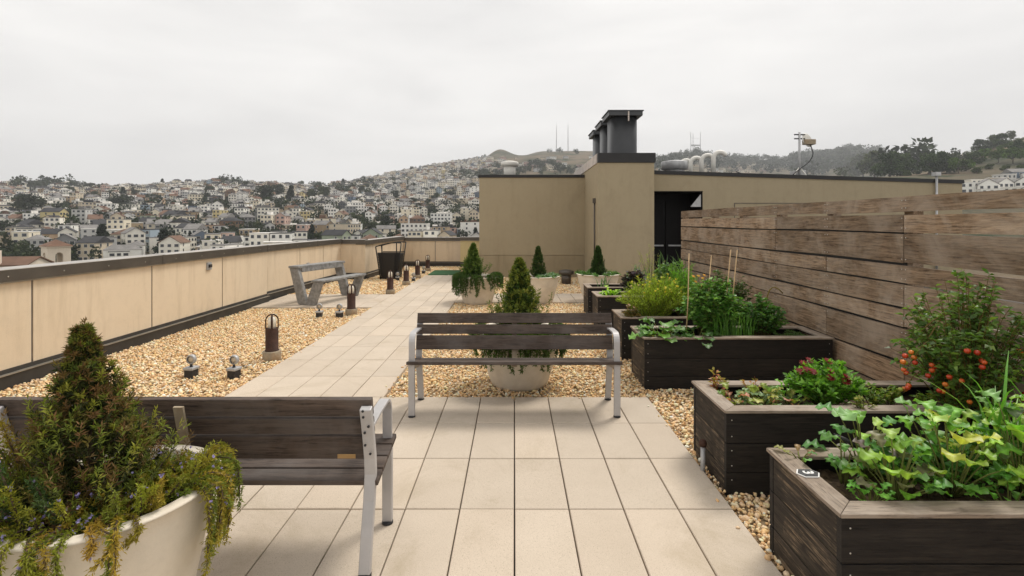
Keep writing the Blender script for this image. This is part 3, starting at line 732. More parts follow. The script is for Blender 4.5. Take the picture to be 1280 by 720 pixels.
def conifer(label,loc,h,rad,ns,nn,L,W,cols,tips,power=.8,elev=(.5,1.4),lean=(0,0),cat='shrub',tipn=.25,lo=.02,name='dwarf_conifer',rag=.2):
    t=thing(name,label,cat,loc,0,'dwarf conifers in the bowls')
    f=np.clip(RNG.uniform(lo,1,ns),.001,1)**(1.25 if rag>.4 else .95); a=RNG.uniform(0,6.283,ns)
    prof=np.clip((1-f),.0,1)**power*(1-.35*np.clip((f-.55)/.45,0,1)*(rag>.4))*(.55+.45*np.clip(f/.14,0,1))
    ln=rad*prof*RNG.uniform(.92-rag,.92+rag,ns)*np.where(RNG.random(ns)<.10*(rag>.25),1.4,1)+.022
    z=np.maximum(f*h-.50*ln,.0); base=np.c_[lean[0]*f*h+0*z,lean[1]*f*h+0*z,z]
    inner=RNG.uniform(0,.62,ns)*(ln); el=RNG.uniform(*elev,ns)*(.55+.6*f)
    d=np.c_[np.cos(a),np.sin(a),el]; base=base+np.c_[np.cos(a),np.sin(a),.35*el]*inner[:,None]
    b=MB(); shoots(b,base,d,ln-inner*.75,(0,0,.55),nn,L,W,pick(cols,ns),pick(tips,ns),tipn=tipn,stem=6)
    if rag>.4:
        k=9; q=RNG.uniform(.72,.99,k); a=RNG.uniform(0,6.28,k); shoots(b,np.c_[lean[0]*q*h,lean[1]*q*h,q*h-.07],np.c_[np.cos(a)*.2,np.sin(a)*.2,np.ones(k)],RNG.uniform(.05,.10,k),(0,0,.3),46,L,W,pick(cols,k),pick(tips,k),tipn=.4)
    if rag>.4: shoots(b,np.array([[lean[0]*h*.9,lean[1]*h*.9,h*.86]]),np.array([[.02,.03,1.]]),[.12],(0,0,.3),60,L*.8,W,pick(cols,1),pick(tips,1),tipn=.5)
    b.tube([(0,0,-.04),(lean[0]*h*.5,lean[1]*h*.5,h*.5),(lean[0]*h,lean[1]*h,h*.97)],[.014,.009,.002],6,1)
    k=12; leaves(b,np.tile([lean[0]*h,lean[1]*h,h*.93],(k,1))+RNG.normal(0,.004,(k,3)),rdir(k,.3,1),L*1.3,W,pick(tips,k))
    b.build('foliage',[M['needle'],M['bark']],t)
    return t
def trailing(label,loc,r,strands,cols,nn=60,L=.018,W=.005,flowers=None,name='trailing_shrub',mound=None,group='trailing shrubs in the bowls'):
    """strands: list of (angle deg, hang, rise). loc = centre of the soil; rim at +.05"""
    t=thing(name,label,'trailing plant',loc,0,group)
    b=MB(); Pp=[];Dd=[];Cc=[]
    for a,hang,rise in strands:
        a=R(a); o=np.array([math.cos(a),math.sin(a),0]); side=np.array([-o[1],o[0],0])
        s0=o*r*random.uniform(.45,.75); s1=o*r*.93+side*random.uniform(-.04,.04)+np.array([0,0,.06+rise]); s2=o*(r+random.uniform(.015,.05))+np.array([0,0,.045])+side*random.uniform(-.09,.09)
        s3=s2+np.array([0,0,-hang])+o*random.uniform(-.03,.02)+side*random.uniform(-.06,.06)
        q=np.concatenate([curve(s0,s1,s2,7),curve(s2,s2+np.array([0,0,-hang*.4])+o*.015,s3,7)[1:]]) if hang>0 else curve(s0,s0*.4+s1*.6+np.array([0,0,rise]),s1+np.array([0,0,rise*1.3]),8)
        b.tube([tuple(x) for x in q],[.004]*(len(q)-2)+[.002,.001],4,1)
        ln=np.linalg.norm(np.diff(q,axis=0),axis=1).sum(); k=max(12,int(nn*ln/.25))
        u=RNG.uniform(.12,1,k)*(len(q)-1); i=np.minimum(u.astype(int),len(q)-2); fr=(u-i)[:,None]
        P=q[i]*(1-fr)+q[i+1]*fr; T=unit(q[i+1]-q[i]); c0=pick(cols,1,.2)
        Pp.append(P+RNG.normal(0,.005,P.shape)); Dd.append(T*.75+rdir(k)*.85); Cc.append(np.tile(c0,(k,1))*RNG.uniform(.75,1.25,(k,1)))
    P=np.concatenate(Pp);D=np.concatenate(Dd);C=np.clip(np.concatenate(Cc),0,1)
    leaves(b,P,D,L*RNG.uniform(.7,1.3,len(P)),W,C,.12,flat=.2)
    b.build('stems_and_needles' if 0 else 'greenery',[M['needle'],M['bark']],t)
    if flowers:
        n,fc,ang=flowers; idx=RNG.choice(len(P),n*12); sel=[i for i in idx if (ang is None or ang(P[i]))][:n]
        f=MB()
        for i in sel:
            k=5; leaves(f,np.tile(P[i]+D[i]*.012,(k,1)),rdir(k)+D[i],.011,.008,pick(fc,k,.1))
        if sel: f.build('blossom',M['flower'],t)
    return t
def bush(name,label,cat,loc,rx,ry,h,nstem,nl,L,W,cols,flower=None,droop=.2,base=.25,leafup=.35,group=None,stemcol=(1.2,1.6,.6),stemr=.003,fr=.25,flat=.6,lean=(0,0),part='foliage',fscat=.5):
    t=thing(name,label,cat,loc,0,group); b=MB()
    a=RNG.uniform(0,6.283,nstem); rr=np.sqrt(RNG.uniform(0,1,nstem)); zz=h*np.sqrt(np.clip(1-rr*rr*.75,0,1))*RNG.uniform(.72,1.05,nstem)
    tipx=np.c_[rx*rr*np.cos(a)+lean[0],ry*rr*np.sin(a)+lean[1],zz]
    b0=np.c_[tipx[:,0]*base*RNG.uniform(.4,1,nstem),tipx[:,1]*base,np.zeros(nstem)]
    P=[];D=[]
    for i in range(nstem):
        m=b0[i]*.35+tipx[i]*.5+np.array([0,0,zz[i]*.25])+RNG.normal(0,.02,3)
        q=curve(b0[i],m,tipx[i],7); b.tube([tuple(x) for x in q],[stemr,stemr*.9,stemr*.8,stemr*.7,stemr*.6,stemr*.5,stemr*.3],4,1,True,stemcol)
        u=RNG.uniform(fr,1,nl)*6; k=np.minimum(u.astype(int),5); f=(u-k)[:,None]
        P.append(q[k]*(1-f)+q[k+1]*f); T=unit(q[k+1]-q[k]); D.append(T*leafup+rdir(nl,-.35,.6))
    P=np.concatenate(P);D=np.concatenate(D); n=len(P)
    leaves(b,P,D,L*RNG.uniform(.6,1.25,n),W*RNG.uniform(.7,1.2,n),pick(cols,n,.22),droop,flat=flat)
    b.build(part,[M['leaf'],M['bark']],t)
    if flower:
        nf,fc,fs,petals=flower; idx=np.argsort(-tipx[:,2]-RNG.uniform(0,h*fscat,nstem))[:nf]
        for i in idx:
            f=MB(); c=tipx[i]+np.array([0,0,.006]); ax=unit(np.array([RNG.normal(0,.3),-.5,1.]))
            aa=np.linspace(0,6.283,petals,endpoint=False); u1=unit(np.cross(ax,[1,0,0.1])); u2=np.cross(ax,u1)
            Dp=np.cos(aa)[:,None]*u1+np.sin(aa)[:,None]*u2+ax*.35
            leaves(f,np.tile(c,(petals,1)),Dp,fs,fs*.75,pick(fc,petals,.12),.1,flat=.9); f.build('flower',M['flower'],t)
    return t,tipx
def broad(b,p,d,L,W,col,droop=.35,lob=.12,mat=0,cup=.18,seed=None):
    """one broad leaf with a rib, wavy edge"""
    d=Vector(d).normalized(); s=d.cross(Vector((0,0,1)))
    s=s.normalized() if s.length>1e-3 else Vector((1,0,0)); nrm=s.cross(d).normalized(); n=13; V=[];F=[]
    ph=random.uniform(0,6)
    for i in range(n+1):
        u=i/n; w=W*.5*1.28*(u+.02)**.62*max(0,1-u**3.2)**.55*(1+lob*(math.sin(u*21+ph)+.5*math.sin(u*9+ph*2))) if i<n else W*.05
        c=Vector(p)+d*L*u-Vector((0,0,1))*L*droop*u*u+nrm*L*.10*math.sin(u*3.1)
        e=lambda q: nrm*(w*cup*(1+1.3*math.sin(u*17+ph+q)))
        V+=[tuple(c-s*w+e(0)),tuple(c-s*w*.5+e(0)*.35),tuple(c),tuple(c+s*w*.5+e(2)*.35),tuple(c+s*w+e(2))]
    for i in range(n):
        for k in range(4): F.append((5*i+k,5*i+k+1,5*i+6+k,5*i+5+k))
    cc=np.tile(np.array(col)*random.uniform(.82,1.18),(len(V),1)); cc[2::5]=np.clip(cc[2::5]*1.45,0,1)
    b.add(V,F,mat,True,np.clip(cc,0,1))
def leafy(name,label,loc,n,L,W,h,cols,cat='vegetable plant',group=None,spread=.16,droop=.28,stalk=.004,lob=.06,up=(.2,1.5),cup=.22):
    t=thing(name,label,cat,loc,0,group); b=MB(); s=MB()
    for i in range(n):
        f=(i+.5)/n; a=i*2.4+random.uniform(-.4,.4); hh=h*(.25+.75*f)*random.uniform(.7,1.2); r=spread*(1.05-.6*f)*random.uniform(.75,1.15)
        p0=Vector((math.cos(a)*.012,math.sin(a)*.012,0)); p=Vector((math.cos(a)*r,math.sin(a)*r,hh))
        m=(p0+p)/2+Vector((0,0,hh*.22)); q=curve(np.array(p0),np.array(m),np.array(p),5)
        s.tube([tuple(x) for x in q],[stalk,stalk,stalk*.8,stalk*.7,stalk*.5],5,0,True,(1.6,2.6,.9))
        e=random.uniform(*up); d=(math.cos(a),math.sin(a),e); k=random.uniform(.65,1.15)
        broad(b,p,d,L*k,W*k,random.choice(cols),droop,lob,cup=cup)
    b.build('foliage',M['leaf'],t); s.build('stalk',M['bark'],t)
    return t
def blades(name,label,cat,loc,n,h,w,cols,rad=(.1,.05),lean=.3,group=None,part='blades'):
    t=thing(name,label,cat,loc,0,group); b=MB()
    for i in range(n):
        p=np.array([random.uniform(-1,1)*rad[0],random.uniform(-1,1)*rad[1],0]); a=random.uniform(0,6.283); hh=h*random.uniform(.55,1.1); l=lean*hh*random.uniform(.2,1.3)
        d=np.array([math.cos(a),math.sin(a),0]); q=curve(p,p+np.array([0,0,hh*.7]),p+d*l+np.array([0,0,hh*random.uniform(.8,1)]),6)
        s=np.array([-d[1],d[0],0]); ww=w*random.uniform(.7,1.2)*np.array([.8,1,1,.85,.55,.08])[:,None]
        V=np.stack([q-s*ww/2,q+d*ww*.25,q+s*ww/2],1).reshape(-1,3)
        F=[(3*k+j,3*k+j+1,3*k+j+4,3*k+j+3) for k in range(5) for j in range(2)]
        b.add(V,F,0,True,pick([random.choice(cols)],1)[0])
    b.build(part,M['leaf'],t); return t
def on(bowlname,h,dx=0,dy=0):
    x,y,z=BOWLS[bowlname]; return (x+dx,y+dy,z+h-.045)
DG=[(.030,.055,.014),(.040,.070,.018),(.050,.080,.022)]
# foreground bowl
conifer('shaggy dark conifer with brown tips in the foreground bowl',on('front',.60,-.06,.0),.645,.30,950,42,.025,.0046,
        [(.036,.044,.013),(.028,.036,.011),(.052,.060,.015)],[(.15,.085,.036),(.125,.08,.03),(.12,.10,.026),(.15,.18,.028),(.11,.14,.026),(.19,.20,.03)],power=1.02,elev=(.35,1.3),lean=(-.06,.0),tipn=.33,lo=-.02,rag=.42)
YG=[(.21,.215,.024),(.26,.22,.026),(.17,.19,.024),(.30,.22,.036),(.13,.16,.022)]
st=[]
for i in range(15): st.append((random.uniform(-6,50),random.uniform(.08,.26),random.uniform(.02,.06)))
for i in range(9): st.append((random.uniform(-14,14),random.uniform(.14,.30),random.uniform(.03,.08)))
for i in range(18): st.append((random.uniform(-118,-30),random.choice([.05,.08,.12,.16,.24]),random.uniform(0,.04)))
for i in range(10): st.append((random.uniform(-150,-110),random.choice([.06,.1,.16]),random.uniform(0,.05)))
for i in range(16): st.append((random.uniform(-60,45),0,random.uniform(.0,.05)))
trailing('yellow green trailing rosemary with tiny violet flowers spilling over the foreground bowl',on('front',.605),.372,st,YG,270,.017,.0046,(60,[(.34,.30,.62),(.42,.36,.72)],None))
st=[(random.uniform(140,290),0,random.uniform(.03,.14)) for i in range(26)]+[(random.uniform(160,250),random.uniform(.05,.14),.06) for i in range(8)]
trailing('upright rosemary sprigs with violet flowers at the outer side of the foreground bowl',on('front',.60,-.03,-.02),.33,st,YG+DG,230,.018,.0048,(50,[(.34,.30,.62),(.42,.36,.72)],None))
def mound(label,loc,rx,ry,rz,ns,cols,tips):
    t=thing('rosemary_mound',label,'trailing plant',loc,0,'trailing shrubs in the bowls'); b=MB()
    d=rdir(ns,.0,1); base=d*np.array([rx,ry,rz])*RNG.uniform(.2,.8,(ns,1)); dd=d*np.array([1,1,.8])+RNG.normal(0,.35,(ns,3))
    shoots(b,base,dd,RNG.uniform(.04,.08,ns),(0,0,.1),44,.016,.0045,pick(cols,ns),pick(tips,ns),tipn=.3,stem=4); b.build('greenery',[M['needle'],M['bark']],t)
    f=MB()
    for i in range(40):
        k=5; leaves(f,np.tile(base[i]+unit(dd[i])*.085,(k,1)),rdir(k)+dd[i],.011,.008,pick([(.34,.30,.62),(.42,.36,.72)],k,.1))
    f.build('blossom',M['flower'],t)
YT=[(.22,.21,.025),(.26,.20,.03),(.17,.19,.025)]
mound('rounded yellow green rosemary clump on the bench side of the foreground bowl',on('front',.60,.19,.06),.13,.16,.10,300,YG,YT)
mound('browning rosemary clump between the conifer and the bowl rim',on('front',.60,.06,-.14),.14,.09,.05,150,YG+DG+[(.10,.07,.03)],YT+[(.16,.09,.04)])
mound('dark green rosemary clump at the outer rim of the foreground bowl',on('front',.60,-.19,-.08),.11,.13,.09,200,YG+DG,YT)
b=MB()
# centre bowl
conifer('bushy mid green conifer standing behind the bench that faces the camera',on('centre',.55,0,-.02),.74,.36,640,34,.034,.009,[(.040,.070,.013),(.055,.090,.016),(.032,.055,.012)],[(.14,.17,.026),(.11,.145,.024),(.17,.18,.03)],power=.95,elev=(.9,2.2),tipn=.3,rag=.3)
GR=[(.050,.095,.018),(.065,.115,.022),(.085,.135,.03)]
st=[(-90+random.gauss(0,48),random.choice([.10,.16,.2,.24,.3]),random.uniform(0,.05)) for i in range(60)]+[(random.uniform(-35,20),random.uniform(.05,.22),random.uniform(.02,.09)) for i in range(14)]+[(random.uniform(160,215),random.uniform(.03,.12),random.uniform(.02,.08)) for i in range(10)]
trailing('green trailing plant hanging over the bowl behind the front bench',on('centre',.55),.44,st,GR,90,.030,.010)
# left bowl
conifer('feathery green conifer in the bowl beside the walkway',on('left',.55,-.09,0),.68,.32,440,28,.040,.012,[(.040,.078,.014),(.052,.095,.018)],[(.085,.13,.025),(.10,.15,.03)],power=1.0,elev=(.8,1.8),rag=.3)
st=[(random.uniform(-215,-60),random.choice([.12,.2,.28,.34]),random.uniform(.02,.10)) for i in range(52)]+[(random.uniform(-60,45),random.choice([.05,.1,.18,.24]),random.uniform(.03,.12)) for i in range(34)]+[(random.uniform(90,180),.1,.08) for i in range(12)]
trailing('long hanging greenery draped over the bowl beside the walkway',on('left',.55),.44,st,[(.034,.070,.013),(.045,.085,.018),(.06,.10,.022)],80,.036,.012)
# back bowl and right bowl
CP=[(.022,.050,.012),(.030,.062,.015)]
conifer('narrow clipped dark conifer in the bare sided bowl',on('back',.55,-.0,0),.63,.20,520,26,.026,.010,CP,[(.05,.09,.02),(.09,.10,.03)],power=.75,elev=(.9,1.6),tipn=.15)
conifer('narrow clipped cone conifer in the bowl near the shaft',on('right',.55,0,0),.60,.20,520,26,.026,.010,CP,[(.045,.085,.02),(.06,.10,.02)],power=.75,elev=(.9,1.6),tipn=.12)
SU=[(.10,.17,.085),(.13,.20,.11),(.05,.11,.035)]
def lowfill(name,label,bn,cols,n,a0,a1):
    x,y,z=on(bn,.55); t=thing(name,label,'low plant',(x,y,z),0,'low plants round the bowl edges'); b=MB()
    P=[];D=[]
    for i in range(n):
        a=R(random.uniform(a0,a1)); r=random.uniform(.24,.42); k=26
        c=np.array([r*math.cos(a),r*math.sin(a),.03]); dd=rdir(k,.05,1); P.append(np.tile(c,(k,1))); D.append(dd)
    P=np.concatenate(P);D=np.concatenate(D); leaves(b,P,D,.085*RNG.uniform(.6,1.2,len(P)),.026,pick(cols,len(P)),.25); b.build('foliage',M['leaf'],t)
lowfill('succulent','grey green succulents along the edge of the bare sided bowl','back',SU,22,-100,60)
lowfill('ground_cover','bright green strappy plants round the clipped cone by the shaft','right',[(.06,.13,.03),(.09,.17,.05),(.04,.09,.02)],40,-180,180)

# ---- raised bed plants (soil at z .39)
SZ=.385
# bed 1: kale and greens
KG=[(.075,.18,.028),(.11,.24,.03),(.16,.27,.032),(.055,.14,.035),(.12,.22,.07),(.20,.29,.05)]
GK='leafy brassicas in the numbered bed'
leafy('kale_plant','broad leaved kale at the left end of the numbered bed, reddish lower leaves',(1.64,2.20,SZ),29,0.099,0.096,.25,KG+[(.13,.12,.07),(.09,.07,.06)],group=GK,spread=.13)
leafy('kale_plant','pale veined kale against the back rim of the numbered bed',(1.66,2.43,SZ),21,0.112,0.100,.30,KG,group=GK,spread=.15,up=(.1,.8))
leafy('turnip_plant','tall turnip plant with a yellowing leaf in the middle of the numbered bed',(1.93,2.26,SZ),33,0.112,0.104,.33,KG+[(.28,.30,.05)],group=GK,spread=.17,up=(.2,1.0))
leafy('turnip_plant','turnip plant tight behind the tall yellowing one',(2.02,2.44,SZ),22,0.112,0.100,.33,KG,group=GK,spread=.16)
leafy('collard_plant','rounded collard plant right of the tall turnip, dense stems',(2.24,2.26,SZ),44,0.099,0.100,.36,KG+[(.09,.12,.06)],group=GK,spread=.20,lob=.12)
leafy('collard_plant','collard plant at the photo edge of the numbered bed',(2.52,2.30,SZ),40,0.112,0.100,.38,KG,group=GK,spread=.20,lob=.12)
leafy('collard_plant','small collard behind the dense rounded one',(2.40,2.45,SZ),22,0.103,0.100,.34,KG,group=GK,spread=.17,lob=.12)
leafy('parsley_plant','low curly green seedling by the front rim of the numbered bed',(1.50,2.16,SZ),16,.055,.05,.11,[(.10,.25,.04),(.14,.3,.05)],group=GK,spread=.08,lob=.3)
leafy('parsley_plant','curly seedling between the kale and the collards',(2.07,2.14,SZ),12,.06,.05,.10,[(.10,.25,.04),(.14,.3,.05)],group=GK,spread=.09,lob=.3)
leafy('seedling','thin stemmed seedling beside the number plate',(1.52,2.36,SZ),7,.07,.06,.20,[(.10,.24,.07),(.12,.26,.06)],group=GK,spread=.05)
leafy('seedling','wilting seedling lying on the corner rim of the numbered bed',(1.36,2.44,SZ+.08),6,.055,.04,.035,[(.16,.16,.04),(.10,.22,.06),(.2,.13,.06)],group=GK,spread=.07)
leafy('seedling','floppy seedling under the garden tool',(1.74,2.44,SZ),9,.09,.075,.10,[(.12,.26,.05),(.2,.27,.05),(.13,.12,.10)],group=GK,spread=.12)
blades('leek','clump of long arching leek leaves in the numbered bed before the tomato','vegetable plant',(2.40,2.43,SZ),34,.56,.014,[(.09,.22,.03),(.12,.27,.04),(.16,.28,.05)],(.16,.05),.55)
bush('salad_greens','fine leaved salad greens filling the middle of the numbered bed','vegetable plant',(2.05,2.35,SZ),.50,.17,.22,60,13,.040,.030,[(.075,.18,.028),(.11,.24,.03),(.05,.13,.03)],None,droop=.3,base=.9,flat=.5)
bush('salad_greens','fine leaved greens under the collards at the photo edge','vegetable plant',(2.62,2.33,SZ),.36,.17,.26,110,14,.045,.034,[(.075,.18,.028),(.11,.24,.03),(.05,.13,.03)],None,droop=.3,base=.9,flat=.5)
# bed 2
SB=[(.16,.20,.035),(.10,.17,.05),(.20,.20,.04),(.13,.19,.09)]
GS='strawberry plants in the second bed'
for i,(x,y,l,n,hh) in enumerate(((1.42,3.35,'reddish strawberry clump at the corner of the second bed',20,.09),(1.56,3.28,'silvery strawberry clump close to the front rim of the second bed',22,.10),(1.66,3.37,'largest pale green strawberry clump in the second bed',24,.12),(1.79,3.31,'yellowing strawberry clump beside the red flowered bush',18,.08))):
    leafy('strawberry_plant',l,(x,y,SZ),n,.075,.07,hh,SB+([(.26,.11,.06)] if i in(0,3) else []),'strawberry plant',GS,spread=.10,lob=.2,droop=.25)
b,_=bush('runner_shoot','reddish strawberry runner arching over the corner of the second bed','strawberry plant',(1.36,3.52,SZ),.10,.05,.20,7,9,.035,.022,[(.22,.2,.04),(.3,.12,.06)],stemcol=(3,1.2,.8))
b,_=bush('runner_shoot','thin budded stems rising from the strawberries in the second bed','strawberry plant',(1.60,3.46,SZ),.09,.04,.22,6,7,.03,.018,[(.3,.16,.06),(.22,.2,.05)],stemcol=(3,1.6,.8))
bush('zinnia_bush','dense bright green bush with dark red flowers in the second bed','flowering bush',(2.04,3.35,SZ),.25,.18,.30,120,34,.046,.020,[(.085,.20,.022),(.12,.26,.03),(.065,.15,.02),(.14,.28,.035)],(13,[(.20,.014,.016),(.24,.02,.022)],.034,12),droop=.1,leafup=.9,fr=.15,fscat=1.0)
leafy('basil_plant','small bright basil between the strawberries and the red flowered bush',(1.83,3.43,SZ),14,.07,.05,.13,[(.12,.28,.04),(.16,.3,.05)],'vegetable plant',spread=.07)
for x,y,l in ((2.33,3.32,'small yellow green herb right of the red flowered bush'),(2.47,3.36,'budding herb between the red flowered bush and the tomato'),(2.60,3.24,'low herb leaning over the front rim below the tomato')):
    bush('herb',l,'herb',(x,y,SZ),.08,.07,.17,16,12,.032,.02,[(.12,.2,.03),(.2,.22,.04),(.1,.17,.03)],group='small herbs in the second bed')
bush('herb','spindly herb hanging in front of the second bed','herb',(2.10,3.10,SZ+.06),.12,.03,.10,9,10,.026,.016,[(.12,.18,.03),(.2,.2,.05)],group='small herbs in the second bed')
def tomato():
    t,tips=bush('tomato_plant','large straggling cherry tomato plant with red fruit by the fence','tomato plant',(2.77,3.13,SZ),.38,.42,.90,135,26,.046,.027,[(.060,.115,.020),(.085,.15,.024),(.11,.17,.03),(.045,.085,.018)],None,droop=.4,stemr=.0045,stemcol=(1.5,1.6,.6),fr=.12)
    bb=MB(); rod=MB()
    for i in range(12):
        a=random.uniform(-1.2,1.2); p=np.array([random.uniform(-.3,.4),random.uniform(-.12,.1),random.uniform(.30,.55)]); d=np.array([a*.25,random.uniform(-.1,.1),random.uniform(.05,.3)])
        q=curve(p,p+d*.6+np.array([0,0,.1]),p+d,7); rod.tube([tuple(x) for x in q],[.005,.0045,.004,.0035,.003,.002,.001],5,0,True,(1.7,1.7,.7))
        n=16; u=RNG.uniform(.2,1,n)*6; k=np.minimum(u.astype(int),5); P=q[k]*(1-(u-k)[:,None])+q[k+1]*(u-k)[:,None]
        leaves(bb,P,rdir(n,-.3,.7),.036,.02,pick([(.085,.15,.024),(.11,.17,.03)],n),.3)
    trusses=[(-.40,-.02,.34),(-.38,-.05,.41),(-.39,0,.22),(-.29,-.10,.34),(-.26,-.16,.26)]
    for c in trusses:
        q=curve(np.array([c[0]*.4,c[1]*.5,c[2]+.05]),np.array([c[0]*.8,c[1],c[2]+.16]),np.array([c[0],c[1],c[2]-.05]),7); rod.tube([tuple(x) for x in q],[.005,.0045,.004,.0035,.003,.0025,.002],5,0,True,(1.7,1.7,.7))
        n=14; leaves(bb,np.repeat(q[1:],n//6+1,0)[:n]+RNG.normal(0,.015,(n,3)),rdir(n,-.4,.6),.045,.026,pick([(.085,.15,.024),(.11,.17,.03)],n),.35)
    bb.build('top_foliage',M['leaf'],t); rod.build('vine',M['bark'],t)
    reds=[(.50,.055,.014),(.60,.10,.02),(.45,.04,.012),(.62,.17,.02)]
    spots=[]
    for c in trusses:
        for k in range(4): spots.append((c[0]+random.uniform(-.03,.03),c[1]+random.uniform(-.03,.03),c[2]+random.uniform(-.04,.04)))
    for k in range(20): spots.append((random.uniform(-.30,.30),-random.uniform(.14,.30),random.uniform(.06,.50)))
    base=MB().lathe([(0,-.0145),(.009,-.012),(.0145,-.004),(.015,.003),(.011,.010),(.004,.0125),(0,.012)],12)
    for i,c in enumerate(spots):
        g=MB(); q=base.V[0]*random.uniform(.9,1.15)+np.array(c)
        g.add(q,base.F[0][0],0,True,random.choice(reds) if i%9 else (.30,.33,.05)); g.build('tomato',M['tomato'],t)
tomato()
# bed 3
leafy('cucumber_plant','mass of broad dark cucumber leaves at the left end of the bean bed',(1.50,5.22,SZ),30,.14,.14,.17,[(.050,.115,.02),(.07,.15,.026),(.04,.09,.018),(.09,.19,.03)],'vegetable plant','cucumber plants',spread=.23,lob=.12,up=(-.1,.6))
leafy('cucumber_plant','smaller cucumber leaves trailing along the middle of the bean bed',(1.83,5.14,SZ),22,.12,.12,.12,[(.045,.10,.02),(.06,.13,.026),(.035,.08,.018)],'vegetable plant','cucumber plants',spread=.2,lob=.12,up=(-.1,.6))
bush('trailing_blossom','small yellow tipped shoots spilling over the rim corner of the bean bed','herb',(1.42,5.03,SZ+.07),.16,.03,.06,22,9,.028,.02,[(.10,.14,.03),(.3,.3,.05),(.07,.12,.02)])
bush('bean_plant','tall bean bush with fresh green leaves among bamboo stakes','bean plant',(2.05,5.32,SZ),.36,.2,.66,120,28,.055,.040,[(.060,.145,.024),(.085,.19,.03),(.045,.11,.02),(.13,.23,.05)],(0,[(.5,.4,.02)],.03,8),droop=.35,stemr=.004)
bush('bean_plant','dark leafy bean plant leaning to the fence','bean plant',(2.55,5.30,SZ),.26,.18,.45,70,26,.05,.03,[(.040,.105,.022),(.055,.13,.026),(.075,.16,.03)],None,droop=.3)
bush('marigold','orange and yellow marigolds rising behind the bean bush','flower',(1.98,5.46,SZ),.13,.06,.70,26,10,.04,.02,[(.10,.17,.03),(.2,.2,.04)],(9,[(.62,.40,.02),(.68,.30,.02)],.026,10))
blades('chives','tuft of upright chives at the front of the bean bed','herb',(2.22,5.16,SZ),90,.34,.010,[(.07,.17,.025),(.09,.2,.03),(.055,.13,.022)],(.20,.06),.25)
bush('herb','low dark feathery herb at the fence end of the bean bed','herb',(2.78,5.14,SZ),.22,.10,.12,60,26,.03,.008,[(.04,.085,.02),(.055,.11,.025)],group='feathery herbs')
q=curve(np.array([2.60,5.3,SZ+.3]),np.array([2.62,5.3,1.05]),np.array([2.78,5.3,.86]),8)
tag(MB().tube([tuple(x) for x in q],.006,6,0,True,(2.0,2.2,.7)).build('dry_stem',M['bark']),'pale arching dry stem above the bean bush','plant stem')
for x0,y0,x1,z1,l in ((1.74,5.2,1.78,1.30,'bamboo stake left of the bean bush, nearest the yellow dill'),(1.97,5.36,2.07,1.27,'bamboo stake rising through the marigolds'),(2.13,5.28,2.24,1.335,'bamboo stake, left one of the close pair in the bean bush'),(2.20,5.30,2.315,1.33,'bamboo stake, right one of the close pair in the bean bush')):
    tag(MB().tube([(0,0,0),((x1-x0)/2+.004,0,(z1-SZ)/2),(x1-x0,.02,z1-SZ)],[.006,.0055,.005],6,0,True,(1,1,1)).build('bamboo_stake',M['bamboo'],None,(x0,y0,SZ-.02)),l,'garden stake','bamboo stakes')
# bed 4: yellow dill
bush('dill_bush','airy yellow green dill bush dotted with small yellow flowers','flowering bush',(1.72,6.25,SZ),.46,.28,.58,190,60,.050,.0055,[(.22,.30,.028),(.17,.25,.025),(.26,.32,.03),(.15,.19,.024)],(42,[(.66,.50,.02),(.7,.58,.03)],.021,7),droop=.1,leafup=1.0,fr=.1,flat=.3,fscat=1.6)
bush('fennel_plant','lime green feathery fennel behind the yellow flowered dill','herb',(2.12,6.45,SZ),.26,.16,.74,80,44,.06,.008,[(.12,.24,.028),(.09,.2,.026)],None,droop=.1,leafup=1.0,flat=.3)
bush('low_heather','brownish low growth on the rim left of the yellow flowered dill','herb',(1.40,6.12,SZ),.12,.09,.22,50,20,.03,.012,[(.12,.09,.03),(.22,.14,.04),(.1,.12,.03)],(6,[(.6,.3,.2),(.6,.5,.4)],.02,6))
bush('dark_shrub','dark green leafy shrub between the fennel and the fence','shrub',(2.62,6.35,SZ),.34,.2,.62,70,24,.05,.03,[(.05,.085,.025),(.07,.11,.03)],None)
# bed 5, 6
leafy('lettuce','small lime green lettuce in the fifth bed',(1.52,8.02,SZ),24,.13,.10,.12,[(.20,.34,.035),(.26,.38,.05),(.14,.26,.03)],'vegetable plant',spread=.12,lob=.3)
bush('purple_kale','dark purple kale stems behind the lime green lettuce','vegetable plant',(1.90,8.10,SZ),.24,.15,.46,46,20,.075,.045,[(.035,.022,.028),(.05,.03,.035),(.03,.04,.025)],None)
bush('flower_clump','white and orange dotted flower clump beside the purple kale','flowering bush',(1.83,7.92,SZ),.2,.1,.26,36,14,.035,.018,[(.09,.12,.03),(.05,.06,.025)],(9,[(.75,.6,.5),(.62,.3,.1)],.024,6))
blades('spring_onion','thin blue green spring onions in the furthest bed','vegetable plant',(1.58,9.08,SZ),14,.34,.022,[(.09,.15,.07),(.12,.19,.09)],(.10,.04),.4)
blades('leek','tall blue green leeks behind the purple kale','vegetable plant',(2.12,8.95,SZ),26,.55,.028,[(.07,.125,.06),(.10,.16,.08)],(.2,.08),.35)
blades('leek','dark pointed leek leaves before the doorway','vegetable plant',(2.72,8.98,SZ),30,.72,.03,[(.05,.10,.04),(.07,.13,.05)],(.26,.1),.3)
bush('fennel_plant','pale seeding fennel fronds before the tan shaft','herb',(2.40,9.05,SZ),.34,.12,.82,26,22,.05,.006,[(.26,.28,.08),(.2,.24,.06)],None,leafup=1,flat=.2)
bush('dark_shrub','leafy green shrub beside the fence end, under the doorway','shrub',(2.45,7.95,SZ),.34,.2,.62,80,26,.06,.035,[(.06,.12,.03),(.09,.17,.035)],None)
